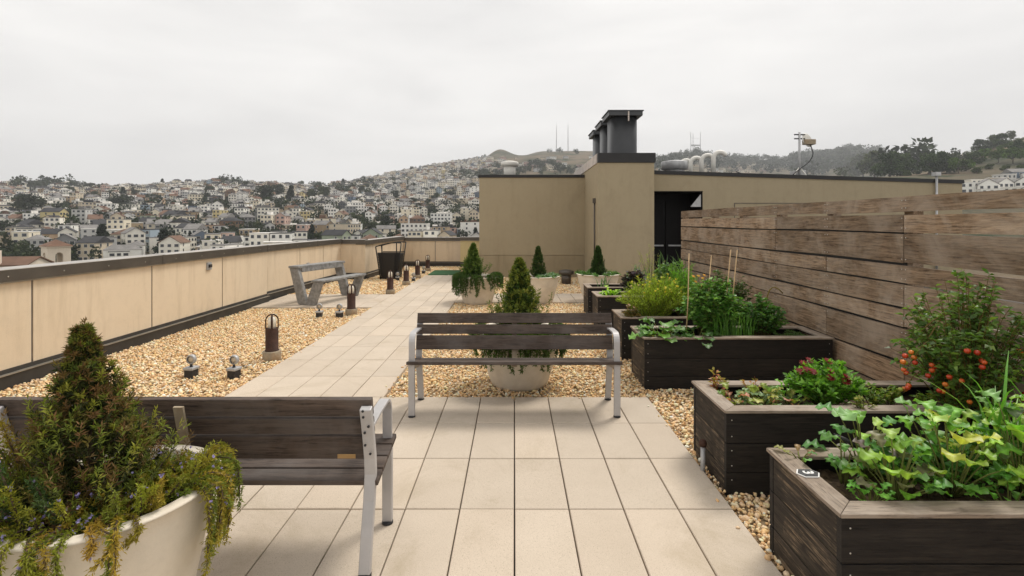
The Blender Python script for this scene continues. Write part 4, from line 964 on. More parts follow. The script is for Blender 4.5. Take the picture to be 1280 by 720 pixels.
# ---------------------------------------------------------------- terrain
YK=np.array([0,70,120,200,300,450,650,900,1200,1600,2100,2700,3600.])
TB={-2.2:[-22,-22,-21,-16,-8,8,34,66,74,112,120,100,90],
 -1.05:[-22,-22,-21,-17,-9,7,34,67,76,116,122,100,90],
 -.90:[-22,-22,-21,-17,-9,7,33,65,76,118,124,100,90],
 -.80:[-22,-22,-21,-17,-9,6,30,58,70,100,104,90,80],
 -.70:[-22,-22,-21,-17,-9,6,31,60,72,104,110,90,80],
 -.60:[-22,-22,-21,-17,-9,6,33,70,80,112,118,100,90],
 -.50:[-22,-22,-21,-17,-9,6,32,66,80,122,132,110,100],
 -.40:[-22,-22,-21,-17,-10,4,26,56,76,112,122,110,100],
 -.33:[-22,-22,-21,-18,-11,3,25,55,80,122,134,120,100],
 -.25:[-22,-22,-21,-18,-12,2,26,60,96,152,164,140,120],
 -.18:[-22,-22,-21,-18,-12,2,28,66,110,172,186,160,140],
 -.11:[-22,-22,-21,-18,-12,3,30,72,122,190,215,200,180],
 -.06:[-22,-22,-21,-18,-12,4,32,76,128,205,248,230,200],
 .02:[-22,-22,-21,-18,-12,5,34,78,132,210,272,250,210],
 .10:[-22,-22,-21,-18,-12,6,36,80,136,220,300,260,220],
 .17:[-22,-22,-21,-18,-10,8,38,82,138,220,292,260,220],
 .24:[-22,-22,-21,-18,-10,8,38,82,138,215,262,260,220],
 .30:[-22,-22,-21,-17,-8,8,38,80,120,175,250,330,300],
 .355:[-22,-22,-20,-15,-6,10,40,82,120,180,290,350,330],
 .42:[-22,-22,-20,-14,-4,12,42,80,110,150,240,350,330],
 .52:[-22,-22,-18,-10,0,16,42,72,100,140,235,345,330],
 .60:[-22,-22,-18,-6,10,26,46,74,100,140,240,362,340],
 .68:[-22,-20,-10,8,27,40,56,80,104,150,270,395,360],
 .76:[-22,-20,-10,8,27,42,60,82,104,140,230,335,320],
 .85:[-22,-22,-16,0,20,46,82,120,140,180,190,180,160],
 .93:[-22,-22,-16,-2,20,52,100,125,140,160,170,160,150],
 1.0:[-22,-22,-16,-2,20,58,115,140,150,165,165,150,140],
 1.15:[-22,-22,-16,-2,20,60,122,150,160,170,165,150,140],
 2.2:[-22,-22,-16,-2,20,60,122,150,160,170,165,150,140]}
UK=np.array(sorted(TB)); TT=np.array([TB[k] for k in UK])
NU,NY=700,170
UG=np.linspace(-2.1,2.1,NU); YG2=np.concatenate([np.linspace(24,300,70)[:-1],np.geomspace(300,3500,NY-69)])
def smooth(a,k,axis):
    ker=np.ones(k)/k; pad=[(0,0),(0,0)]; pad[axis]=(k//2,k//2); q=np.pad(a,pad,'edge')
    return np.apply_along_axis(lambda v:np.convolve(v,ker,'valid'),axis,q)
Z0=np.stack([np.interp(YG2,YK,row) for row in TT]); Z1=np.stack([np.interp(UG,UK,Z0[:,j]) for j in range(NY)],1)
for _ in range(2): Z1=smooth(Z1,9,0); Z1=smooth(Z1,9,1)
U2,Y2=np.meshgrid(UG,YG2,indexing='ij')
def gb(u0,y0,h,du,dy): return h*np.exp(-((U2-u0)/du)**2-((Y2-y0)/dy)**2)
Z1+=gb(-.030,1900,34,.026,170)+gb(.05,2050,16,.03,150)+gb(.355,2100,10,.03,200)
rough=RNG.normal(0,1,(NU,NY)); 
for _ in range(2): rough=smooth(smooth(rough,5,0),3,1)
Z1+=rough*np.clip((Y2-500)/900,0,1)*3.0
def zterr(x,y):
    u=x/y; iu=np.clip((u-UG[0])/(UG[1]-UG[0]),0,NU-1.001); j=np.clip(np.searchsorted(YG2,y)-1,0,NY-2); f=(y-YG2[j])/(YG2[j+1]-YG2[j]); f=np.clip(f,0,1)
    i=np.asarray(iu).astype(int); g=iu-i
    return (Z1[i,j]*(1-g)+Z1[i+1,j]*g)*(1-f)+(Z1[i,j+1]*(1-g)+Z1[i+1,j+1]*g)*f
def terrain():
    t=NT('hillside'); v=t.coord('Object'); n1=t.noise(v,.02,6,.65); n2=t.noise(v,.006,5,.6); n3=t.noise(v,.15,4,.7)
    c=t.mix((.050,.052,.030),(.16,.122,.08),t.ramp(n2,[(.37,0),(.55,1)])); c=t.mix(c,(.028,.040,.016),t.ramp(n1,[(.50,0),(.60,1)])); c=t.mix(c,sc((.22,.17,.10),1),t.ramp(n3,[(.55,0),(.75,.6)]))
    m=t.bsdf(c,.95,0,None,.1)
    b=MB(); V=np.stack([U2*Y2,Y2,Z1],-1).reshape(-1,3); I=np.arange(NU*NY).reshape(NU,NY)
    F=np.stack([I[:-1,:-1],I[1:,:-1],I[1:,1:],I[:-1,1:]],-1).reshape(-1,4); b.add(V,F,0,True)
    # flat apron round the building
    b.add([(-7400,-60,-22.2),(7400,-60,-22.2),(7400,24.5,-22.2),(-7400,24.5,-22.2)],[(0,1,2,3)],0)
    structure(b.build('terrain',m))
terrain()
# ---------------------------------------------------------------- houses
def objcol(name,rough=.85):
    t=NT(name); oi=t.n('ShaderNodeObjectInfo'); v=t.coord('Object')
    c=t.mix(oi.outputs['Color'],t.mix((.82,.82,.82),(1.08,1.08,1.06),t.noise(v,.6,4)),1.0,'MULTIPLY'); return t.bsdf(c,rough,0,None,.2)
def attrcol(name):
    t=NT(name); v=t.coord('Object'); return t.bsdf(t.mix(t.attr(),t.mix((.85,.85,.85),(1.1,1.1,1.1),t.noise(v,.5,3)),1.0,'MULTIPLY'),.85,0,None,.2)
HW=objcol('house_wall'); HA=attrcol('house_paint'); HG=plain('window_dark',(.035,.04,.05),.15,0,.3,.3,0,1,spec=.6); HT=plain('window_trim',(.66,.64,.58),.7,0,.05,.3,0,1)
ROOFS={'grey':plain('roof_grey',(.20,.19,.18),.9,0,.25,.4,.1,2),'brown':plain('roof_brown',(.15,.085,.055),.9,0,.25,.4,.1,2),'pale':plain('roof_pale',(.74,.71,.66),.9,0,.15,.4,.1,2),'dark':plain('roof_dark',(.04,.04,.043),.9,0,.25,.4,.1,2)}
COLS={'white':(.88,.86,.81),'cream':(.80,.72,.57),'pale grey':(.60,.59,.57),'beige':(.62,.53,.40),'yellow':(.60,.50,.26),'pink':(.55,.38,.32),'peach':(.60,.42,.28),'pale blue':(.33,.40,.46),'grey':(.25,.25,.25),'tan':(.37,.28,.18),'sage green':(.30,.34,.25),'off white':(.83,.79,.70),'slate blue':(.15,.19,.25),'brown':(.18,.115,.075),'orange':(.60,.20,.05),'dark grey':(.10,.10,.105)}
CW=['white']*13+['off white']*11+['cream']*9+['pale grey']*6+['beige']*6+['yellow','pink','pink','peach','pale blue','pale blue','grey','grey','tan','tan','sage green','slate blue','brown','dark grey']
def roofmb(kind,w,d,h):
    b=MB(); e=.35
    if kind=='flat': b.box(-w/2-.15,w/2+.15,-.15,d+.15,h,h+.35)
    elif kind=='gable':   # ridge along y, gable to the street
        r=w*.36
        b.prism([(-w/2-e,h-.12),(-w/2-e,h+.12),(0,h+r+.15),(w/2+e,h+.12),(w/2+e,h-.12),(0,h+r-.1)],'y',-e,d+e)
    elif kind=='side':
        r=d*.25
        b.prism([(-e,h-.1),(-e,h+.12),(d/2,h+r),(d+e,h+.12),(d+e,h-.1)],'x',-w/2-e,w/2+e)
    else:
        r=w*.3
        b.add([(-w/2-e,-e,h),(w/2+e,-e,h),(w/2+e,d+e,h),(-w/2-e,d+e,h),(0,w*.4,h+r),(0,d-w*.4,h+r)],[(0,1,4),(1,2,5,4),(2,3,5),(3,0,4,5),(3,2,1,0)])
    return b
def wallmb(kind,w,d,h,b=None,col=(1,1,1),mat=0):
    b=b or MB(); b.box(-w/2,w/2,0,d,-9,h,mat,col)
    if kind=='gable': r=w*.36; b.add([(-w/2,0,h),(w/2,0,h),(0,0,h+r),(-w/2,d,h),(w/2,d,h),(0,d,h+r)],[(0,1,2),(5,4,3)],mat,False,col)
    if kind=='side': r=d*.25; b.add([(-w/2,0,h),(-w/2,d,h),(-w/2,d/2,h+r),(w/2,0,h),(w/2,d,h),(w/2,d/2,h+r)],[(2,1,0),(3,4,5)],mat,False,col)
    return b
def winlist(w,h,st,rs):
    out=[]; fl=h/st
    for s in range(st):
        z=s*fl+fl*.32; n=max(2,int(w/2.3)); 
        for i in range(n):
            x=-w/2+w*(i+.5)/n; ww=rs.choice([1.1,1.3,1.6])
            if s==0 and i==0: out.append((x,.2,2.2,fl*.72,'garage')); continue
            out.append((x,z,ww,fl*.47,'window'))
    return out
def winframe(w,h):
    return MB().box(-w/2-.12,w/2+.12,-.10,.0,-.12,h+.12,1).box(-w/2,w/2,-.13,-.101,0,h,0)
WM={}
def winmesh(w,h):
    k=(round(w,1),round(h,1))
    if k not in WM: WM[k]=winframe(*k).mesh('window',[HG,HT])
    return WM[k]
PROTO={}
def house_near(x,y,rz,z,w,d,h,st,kind,colname,roofc,label=None,seed=0):
    rs=random.Random(seed)
    key=('w',kind,w,d,h)
    if key not in PROTO: PROTO[key]=wallmb(kind,w,d,h).mesh('house',[HW]); PROTO[('r',)+key]=roofmb(kind,w,d,h)
    o=link('house',PROTO[key],None,(x,y,z),rz); o.color=(*COLS[colname],1)
    rk=('r',)+key+(roofc,)
    if rk not in PROTO: PROTO[rk]=PROTO[('r',)+key].mesh('roof',[ROOFS[roofc]])
    link('roof',PROTO[rk],o)
    bay=rs.random()<.45
    for (wx,wz,ww,wh,k) in winlist(w,h,st,rs):
        if k=='garage': link('garage_door',winmesh(ww,wh),o,(wx,0,wz))
        else: link('window',winmesh(ww,wh),o,(wx,0,wz))
    for s in range(st):
        for yy in (d*.3,d*.7):
            if rs.random()<.6:
                for sd in (-1,1):
                    q=link('window',winmesh(1.0,1.4),o,(sd*w/2,yy,s*h/st+1.0)); q.rotation_euler=(0,0,R(90*sd))
    return o
def house_far_mesh(kind,w,d,h,st,roofc,seed):
    rs=random.Random(seed); b=wallmb(kind,w,d,h)
    rm=roofmb(kind,w,d,h)
    for V,(F,_,k) in zip(rm.V,rm.F): pass
    off=0
    if kind=='flat': rm.box(-w*.3,w*.1,d*.5,d*.8,h+.3,h+rs.choice([1.2,2.4])); rm.box(w*.2,w*.3,d*.2,d*.3,h+.3,h+1.6)
    else: rm.box(w*.22,w*.34,d*.3,d*.4,h,h+3.2)
    base=b.n; Vs=np.concatenate(rm.V); b.V.append(Vs); b.C.append(np.ones((len(Vs),3)))
    for F,_,k in rm.F: b.F.append((F+base,1,False))
    b.n+=len(Vs)
    for (wx,wz,ww,wh,k) in winlist(w,h,st,rs): b.box(wx-ww/2,wx+ww/2,-.08,.0,wz,wz+wh,2)
    for s in range(st):
        for yy in (d*.3,d*.7):
            for sd in (-1,1): b.box(min(sd*w/2,sd*(w/2+.06)),max(sd*w/2,sd*(w/2+.06)),yy-.5,yy+.5,s*h/st+1,s*h/st+2.3,2)
    return b
def pxy(x,y,z): return PX+FOC*x/y, PY+FOC*(EYE-z)/y
def capline(px):
    if px<333: return 338-32*px/333
    if px<600: return 309-12*(px-333)/267
    return 222
# candidate lots along contour streets
lots=[]; rs=random.Random(5)
yy=205.0
while yy<1950:
    x=-yy*1.06+rs.uniform(0,6); xr=yy*(-.045 if yy<1500 else .03)
    if yy>1250: x=-yy*.36
    while x<xr:
        w=rs.choice([5.5,6,6.5,7,7.5,8.5]) if rs.random()<.95 else rs.choice([13,16])
        yj=yy+rs.uniform(-6,6)+18*math.sin(x*.013+yy*.02)
        u=x/yj; dens=1-.25*(yy>1000)
        if rs.random()<.86*dens: lots.append((x+w/2,yj,w))
        x+=w+rs.choice([.2,.2,.5,1.5,3,8]); 
    yy+=rs.choice([13,15,18,21])*(1+yy/2600)
# notable far trees (photo position of the base, height in photo px, kind, phrase)
def onhill(px,py,ymin=150):
    u=(px-PX)/FOC
    for y in np.concatenate([np.arange(ymin,600,3),np.arange(600,2600,8)]):
        z=float(zterr(u*y,y)); 
        if pxy(u*y,y,z)[1]<=py: return u*y,float(y),z
    return u*2000,2000.,float(zterr(u*2000,2000.))
NT_=[(38,274,33,'spread'),(66,233,15,'conifer'),(72,272,19,'spread'),(93,238,11,'round'),(113,240,12,'spread'),(150,263,22,'spread'),(154,252,17,'conifer'),(203,237,14,'conifer'),(272,233,9,'round'),(249,243,12,'round'),(262,245,13,'round'),(128,318,36,'conifer'),(205,322,36,'conifer'),
 (290,282,16,'round'),(282,284,16,'round'),(302,284,15,'round'),(277,262,13,'spread'),(330,256,26,'spread'),(347,247,17,'spread'),(364,255,23,'conifer'),(390,251,14,'round'),(405,250,18,'round'),(398,236,10,'round'),(376,236,11,'round'),(310,304,16,'round'),(390,302,20,'conifer'),(425,302,11,'brown'),(437,302,10,'brown'),(484,299,20,'conifer'),(508,300,14,'round'),(575,285,15,'spread'),(560,250,9,'round'),(498,257,10,'round'),(545,255,9,'round'),(590,270,10,'round'),(252,300,16,'spread'),(295,300,14,'spread'),(270,300,11,'round'),(20,268,17,'spread'),(8,280,18,'round'),(45,252,10,'round'),(96,273,16,'round'),(160,309,13,'round'),(175,292,9,'round'),(40,325,16,'round'),(88,325,14,'round'),(103,322,11,'round'),(232,318,12,'round'),(255,318,10,'round'),(345,312,12,'round'),(361,309,9,'brown'),(445,265,10,'round'),(463,230,8,'round'),(515,215,8,'round'),(530,213,6,'round'),(250,287,11,'round')]
TREEPOS=[(*onhill(px,py),hp,k) for px,py,hp,k in NT_]
rs2=random.Random(21)
for i in range(235):
    px=rs2.uniform(-10,598); py=rs2.uniform(236,308)
    x,y,z=onhill(px,py); TREEPOS.append((x,y,z,rs2.uniform(8,15)*(1.2 if py>285 else .85),rs2.choice(['round','round','round','spread','spread','bushy','conifer'])))
TXY=np.array([(t[0],t[1]) for t in TREEPOS]); TRAD=np.array([t[3]*t[1]/FOC*.42 for t in TREEPOS])
cand=[]
for x,y,w in lots:
    z=float(zterr(x,y)); h0=8.5
    px,py=pxy(x,y,z+h0)
    if px<-25 or px>606 or py>capline(px)+7: continue
    if rs.random()<.13: continue
    d=np.hypot(TXY[:,0]-x,TXY[:,1]-y-3)
    if (d<TRAD+3.0).any(): continue
    cand.append((x,y,w,z))
# right hand hillside houses
RH=[]
for px,py,w,cn,k in ((1213,243,9,'white','flat'),(1224,239,8,'off white','flat'),(1236,246,9,'white','gable'),(1248,236,9,'beige','flat'),(1258,243,8,'white','gable'),(1262,231,8,'pale grey','flat'),(1272,238,9,'pale grey','flat'),(1276,228,9,'slate blue','side'),(1284,242,10,'white','gable'),(1240,252,9,'white','flat'),(1292,230,9,'white','flat'),(1268,250,9,'off white','flat'),(1288,254,9,'white','gable')):
    x,y,z=onhill(px,py-1,240); RH.append((x,y,w,z,cn,k))
def ap(c): return c[2]*FOC/c[1]
cand.sort(key=lambda c:-ap(c)/1.0+0)
cand.sort(key=lambda c:c[1])
HOUSES=[]; FARM=[]
nind=300-len(RH)-3
FM={}
stuff=[]
for i,(x,y,w,z) in enumerate(cand):
    rs=random.Random(i*7+1)
    kind=rs.choice(['flat','flat','flat','flat','flat','gable','gable','side','hip']) if w<13 else 'flat'
    st=rs.choice([2,2,3,3,3,4]) if w<13 else rs.choice([3,4]); h=st*2.8+rs.choice([-.8,0,.6]); d=rs.choice([11,13]); cn=rs.choice(CW); rc=rs.choice(['grey','grey','brown','pale','pale','pale','pale','dark'] if kind=='flat' else ['grey','brown','dark','dark','grey'])
    rz=math.atan2(-x,y)*rs.choice([.1,.5,.9])+rs.uniform(-.3,.3)
    if rs.random()<.12: rz+=R(rs.choice([-70,70,90]))
    z=z-.4
    if i<nind:
        if i<110: o=house_near(x,y,rz,z,w,d,h,st,kind,cn,rc,seed=i)
        else:
            key=(kind,w,d,st,h,rc)
            if key not in FM: FM[key]=house_far_mesh(kind,w,d,h,st,rc,i).mesh('house',[HW,ROOFS[rc],HG])
            o=link('house',FM[key],None,(x,y,z),rz); o.color=(*COLS[cn],1)
        HOUSES.append((o,cn,rc,kind,st,w,h))
    else: stuff.append((x,y,w,z,kind,st,h,d,cn,rc,rz,i))
for i,(x,y,w,z,cn,k) in enumerate(RH):
    o=house_near(x,y,math.atan2(-x,y)*.7+random.uniform(-.5,.5),z-.3,w,random.choice([8,11]),6.2,2,k,cn,'pale' if k=='flat' else 'grey',seed=900+i); HOUSES.append((o,cn,'pale' if k=='flat' else 'grey',k,2,w,6.2))
# special houses seen in the photo
for px,py,w,cn,k,rc,st in ((61,274,9,'orange','flat','brown',2),(204,256,16,'peach','flat','grey',2),(92,271,10,'cream','hip','pale',1)):
    x,y,z=onhill(px,py); o=house_near(x,y-14,math.atan2(-x,y)*.6,z+1,w,9,st*2.9,st,k,cn,rc,seed=px); HOUSES.append((o,cn,rc,k,st,w,st*2.9))
def farhouses():
    b=MB(); roofcol={'grey':(.20,.19,.18),'brown':(.15,.085,.055),'pale':(.74,.71,.66),'dark':(.04,.04,.043)}
    for (x,y,w,z,kind,st,h,d,cn,rc,rz,i) in stuff:
        m=house_far_mesh(kind,w,d,h,st,rc,i); V=np.concatenate(m.V); c,s=math.cos(rz),math.sin(rz)
        V=np.c_[V[:,0]*c-V[:,1]*s+x,V[:,0]*s+V[:,1]*c+y,V[:,2]+z]
        cc=np.zeros((len(V),3)); pal=(COLS[cn],roofcol[rc],(.04,.045,.055))
        for F,mt,_ in m.F: cc[F.ravel()]=pal[mt]
        base=b.n; b.V.append(V); b.C.append(cc); b.n+=len(V)
        for F,mt,_ in m.F: b.F.append((F+base,0,False))
    # pale hillside blocks under the peaks and on the ridge to the right
    rs=random.Random(77)
    for k in range(150):
        px=rs.choice([rs.uniform(600,632),rs.uniform(640,745),rs.uniform(895,965),rs.uniform(820,1000)]); py=rs.uniform(198,216); x,y,z=onhill(px,py,900); w=rs.choice([10,14,18]); h=rs.choice([6,8,9])
        cn=rs.choice(['white','off white','cream','pale grey','pink','beige']); m=house_far_mesh('flat',w,11,h,2,'pale',k); V=np.concatenate(m.V)+np.array([x,y,z]); cc=np.zeros((len(V),3)); pal=(COLS[cn],(.3,.28,.26),(.05,.055,.06))
        for F,mt,_ in m.F: cc[F.ravel()]=pal[mt]
        base=b.n; b.V.append(V); b.C.append(cc); b.n+=len(V)
        for F,mt,_ in m.F: b.F.append((F+base,0,False))
    o=b.build('distant_houses',HA); o['kind']='stuff'; o['label']='far rows of small houses covering the hazy upper hillsides'
farhouses()
# ---------------------------------------------------------------- distant trees
CROWN=leafmat('crown_leaf',.7,.12,.15); TRUNK=plain('far_trunk',(.07,.055,.045),.9)
def crown(kind,seed,n=1500):
    g=np.random.default_rng(seed); b=MB(); k={'round':13,'spread':17,'conifer':26,'brown':12,'bushy':10,'wide':18,'full':20,'fulldark':20}[kind]
    C=[];S=[]
    for i in range(k):
        a=g.uniform(0,6.283)
        if kind in('round','brown'): r=.30*math.sqrt(g.uniform(0,1)); z=g.uniform(.28,.86); r*=math.sqrt(max(.1,1-((z-.55)/.42)**2)); s=g.uniform(.13,.20)
        elif kind=='bushy': r=.42*math.sqrt(g.uniform(0,1)); z=g.uniform(.15,.68); s=g.uniform(.16,.24)
        elif kind in('full','fulldark'): z=g.uniform(.10,.86); r=.46*math.sqrt(g.uniform(0,1))*math.sqrt(max(.12,1-((z-.38)/.52)**2)); s=g.uniform(.13,.20)
        elif kind=='spread': r=.44*math.sqrt(g.uniform(0,1)); z=g.uniform(.42,.90)-.25*r; s=g.uniform(.12,.19)
        elif kind=='wide': r=.62*math.sqrt(g.uniform(0,1)); z=g.uniform(.52,.88)-.2*r; s=g.uniform(.12,.18)
        else: z=(i+.5)/k*.92+.06; r=.24*(1-z)*g.uniform(.5,1.25); s=.05+.13*(1-z)
        C.append((r*math.cos(a),r*math.sin(a),z)); S.append(s)
    C=np.array(C);S=np.array(S); idx=g.integers(0,k,n); d=rdir(n); rr=g.uniform(.55,1.08,n)**.6
    P=C[idx]+d*(S[idx]*rr)[:,None]*np.array([1,1,.72 if kind!='conifer' else .6])
    pal={'full':[(.062,.082,.028),(.08,.10,.034),(.05,.066,.024)],'fulldark':[(.026,.050,.016),(.038,.066,.020),(.05,.082,.024)],'round':[(.028,.040,.014),(.040,.056,.018),(.055,.072,.022)],'spread':[(.018,.028,.013),(.026,.037,.016),(.034,.046,.018)],'conifer':[(.014,.024,.013),(.021,.033,.016)],'brown':[(.070,.042,.028),(.09,.055,.032),(.05,.04,.022)],'bushy':[(.055,.085,.022),(.08,.11,.026),(.045,.065,.02)],'wide':[(.075,.14,.028),(.10,.17,.035),(.06,.10,.024)]}[kind]
    cl=np.array(pal)[g.integers(0,len(pal),k)]*g.uniform(.8,1.25,(k,1))
    leaves(b,P,d*.5+rdir(n),g.uniform(.055,.11,n),g.uniform(.05,.085,n),np.clip(cl[idx]*g.uniform(.75,1.25,(n,1)),0,1),.2)
    me=b.mesh('crown',[CROWN])
    tb=MB(); tb.tube([(0,0,-.08),(.01,0,.3),(0,.01,.62)],[.028,.02,.008],6)
    for c in C[:6]: tb.tube([(0,0,.28),tuple(C[0]*0+c*.6+np.array([0,0,.14])),tuple(c)],[.014,.009,.003],4)
    return me,tb.mesh('trunk',[TRUNK])
CR={}
for kd,nv in (('round',3),('spread',3),('conifer',2),('brown',1),('bushy',3),('wide',2),('full',3),('fulldark',3)): CR[kd]=[crown(kd,sum(map(ord,kd))+v,1600) for v in range(nv)]
TREES=[]
def far_tree(x,y,z,hp,kind,rs,yaw=None):
    H=hp*y/FOC; cm,tm=rs.choice(CR[kind]); t=thing({'conifer':'conifer_tree','bushy':'bush'}.get(kind,'tree'),None,'tree' if kind!='bushy' else 'bush',(x,y,z-.3),rs.uniform(0,6.28)); s=H*rs.uniform(.95,1.05); t.scale=(s*rs.uniform(.9,1.2),s*rs.uniform(.9,1.2),s)
    link('crown',cm,t); link('trunk',tm,t); TREES.append((t,kind,H)); return t
rs=random.Random(3)
for x,y,z,hp,k in TREEPOS: far_tree(x,y,z,hp,k,rs)
# right hand trees in front of the blue ridge and on the grassy hill
for px,py,hp,k in ((1056,222,11,'full'),(1066,222,20,'full'),(1079,222,31,'full'),(1093,222,33,'full'),(1101,221,27,'full'),(1112,221,34,'fulldark'),(1125,220,31,'fulldark'),(1134,220,10,'bushy'),(1146,218,7,'bushy'),
 (1161,218,26,'fulldark'),(1172,217,30,'fulldark'),(1183,217,24,'fulldark'),(1198,217,22,'wide'),(1208,214,14,'bushy'),(1217,206,18,'fulldark'),(1231,201,17,'wide'),(1225,190,18,'fulldark'),(1240,186,18,'full'),(1252,184,20,'fulldark'),(1262,192,15,'wide'),(1248,204,20,'wide'),(1266,205,22,'wide'),(1276,194,22,'fulldark'),(1285,205,18,'wide'),(1264,176,13,'full'),(1274,173,10,'bushy'),(1288,172,12,'full'),(1236,212,9,'bushy'),(1221,217,10,'bushy'),(1208,198,11,'bushy'),(1196,200,10,'full'),(1256,213,9,'bushy'),(1276,214,10,'bushy'),(1188,203,8,'bushy'),(1293,190,20,'fulldark'),(1243,176,11,'bushy')):
    x,y,z=onhill(px,py,150); far_tree(x,y,z,hp,k,rs)
def woods():
    """tree covered ridges too far away to tell trunks apart"""
    b=MB(); rs=random.Random(12); g=np.random.default_rng(4)
    spots=[]
    def belt(px0,px1,pyf,n,h0,h1,ymin,spread=6):
        for i in range(n):
            px=rs.uniform(px0,px1); py=pyf(px)+abs(rs.gauss(0,1))*spread; x,y,z=onhill(px,py,ymin); spots.append((x,y,z,rs.uniform(h0,h1)*(.6+.7*rs.random())))
    belt(18,102,lambda p:233,60,12,20,1200,3); belt(255,300,lambda p:228,70,12,20,1000,3); belt(105,150,lambda p:237,16,9,13,1000,2); belt(160,200,lambda p:236,20,9,13,1000,2)
    belt(300,345,lambda p:230,14,9,13,1000,3); belt(390,460,lambda p:236-(p-390)*.08,46,11,18,900,7)
    belt(455,520,lambda p:228,40,9,14,1000,6); belt(560,612,lambda p:219,60,8,13,1200,5); belt(604,662,lambda p:212,50,9,15,1500,5); belt(660,700,lambda p:206,50,9,15,1500,5); belt(695,760,lambda p:212,46,9,15,1500,6)
    belt(672,732,lambda p:190,9,10,16,1750,1.5); belt(820,900,lambda p:199-9*math.exp(-((p-866)/22)**2),150,16,26,1850,7); belt(890,1000,lambda p:198+(p-890)*.02,190,18,30,1850,8)
    belt(990,1075,lambda p:201-(p-990)*.13,330,24,44,2050,10); belt(1060,1150,lambda p:190+(p-1060)*.10,280,24,42,2050,9); belt(1130,1200,lambda p:200,30,9,14,500,3)
    belt(-10,600,lambda p:256,330,6,11,200,20); belt(-10,335,lambda p:capline(p)-14,190,4,8,150,9); belt(300,600,lambda p:285,70,4,8,200,9); belt(600,830,lambda p:206,40,6,10,1300,6)
    for (x,y,z,H) in spots:
        n=95; k=6; C=np.c_[g.normal(0,.22,(k,2)),g.uniform(.3,.85,k)]; i=g.integers(0,k,n); d=rdir(n)
        P=(C[i]+d*g.uniform(.5,1,(n,1))*np.array([.2,.2,.16]))*np.array([H,H,H])*np.array([.9,.9,1])+np.array([x,y,z])
        c=np.array([(.020,.032,.015),(.028,.042,.018),(.040,.052,.022)])[rs.randrange(3)]*rs.uniform(.8,1.3)
        leaves(b,P,d+rdir(n)*.6,H*g.uniform(.12,.24,n),H*g.uniform(.10,.18,n),np.clip(np.tile(c,(n,1))*g.uniform(.75,1.25,(n,1)),0,1),.2)
    o=b.build('woods',CROWN); o['kind']='stuff'; o['label']='hazy tree covered ridges and scrub far behind the houses'
woods()
# ---------------------------------------------------------------- landmarks
def belfry():
    Y=122.; u=(70-PX)/FOC; x=u*Y; zt=EYE-(309-PY)*Y/FOC; w=4.3; zb=zt-17
    t=thing('belfry_tower','white square belfry with arched openings and a brown hipped roof beyond the parapet','tower',(x,Y,0),R(58))
    M['bel']=stucco('belfry_stucco',(.66,.58,.47),(.72,.64,.53),(.5,.42,.32))
    b=MB(); h=w/2; aw=.72; za=zt-1.9; zs=zt-4.2
    # four walls with arched openings
    for k in range(4):
        arc=[(-aw,zs),(-aw,za)]+[(-aw*math.cos(a),za+aw*math.sin(a)) for a in np.linspace(.2,math.pi-.2,9)]+[(aw,za),(aw,zs)]
        ca,sa=math.cos(k*math.pi/2),math.sin(k*math.pi/2)
        out=[(-h,zb),(-h,zt),(h,zt),(h,zb)]
        poly=[(-h,zs),(-h,zt)]; q=MB()
        q.box(-h,h,-h,-h+.5,zb,zs); q.box(-h,-aw,-h,-h+.5,zs,zt); q.box(aw,h,-h,-h+.5,zs,zt)
        top=arc[1:-1]; V=[];F=[]
        for yy in (-h,-h+.5):
            for (px,pz) in top: V+=[(px,yy,pz),(px,yy,zt)]
        n=len(top)
        for i in range(n-1):
            F+=[(2*i,2*i+2,2*i+3,2*i+1),(2*n+2*i+1,2*n+2*i+3,2*n+2*i+2,2*n+2*i),(2*i+2,2*i,2*n+2*i,2*n+2*i+2)]
        q.add(V,F)
        VV=np.concatenate(q.V); VV=np.c_[VV[:,0]*ca-VV[:,1]*sa,VV[:,0]*sa+VV[:,1]*ca,VV[:,2]]*np.array([1-.0005*k,1-.0005*k,1])
        base=b.n; b.V.append(VV); b.C.append(np.ones((len(VV),3))); b.n+=len(VV)
        for F2,m,s_ in q.F: b.F.append((F2+base,0,False))
    b.build('tower_wall',M['bel'],t); MB().box(-h+.5,h-.5,-h+.5,h-.5,zb,zs-.3).build('floor_slab',M['bel'],t)
    MB().box(-h-.25,h+.25,-h-.25,h+.25,zt,zt+.3).build('cornice',M['bel'],t)
    e=h+.45; MB().add([(-e,-e,zt+.3),(e,-e,zt+.3),(e,e,zt+.3),(-e,e,zt+.3),(0,0,zt+1.9)],[(0,1,4),(1,2,4),(2,3,4),(3,0,4),(3,2,1,0)]).build('roof',ROOFS['brown'],t)
    # chapel with tiled roof and bell gable in front
    Y=96.; x=(10-PX)/FOC*Y
    t=thing('chapel','brown tiled low roof with a small white bell gable at the photo edge','building',(x,Y,0),R(12))
    zr=EYE-(322-PY)*Y/FOC
    MB().prism([(-3.2,zr-1.2),(0,zr),(3.2,zr-1.2),(3.2,zr-14),(-3.2,zr-14)],'x',-9,5).build('wall',M['bel'],t)
    MB().prism([(-3.8,zr-1.35),(-3.8,zr-1.15),(0,zr+.2),(3.8,zr-1.15),(3.8,zr-1.35),(0,zr+.01)],'x',-9.3,5.3).build('roof',ROOFS['brown'],t)
    g=MB().box(-.9,.9,-3.4,-2.9,zr-3,zr+1.5).build('bell_gable',M['bel'],t)
    for s in (-.38,.38): MB().box(s-.2,s+.2,-3.43,-3.395,zr+.2,zr+1.0).build('opening',HG,g)
belfry()
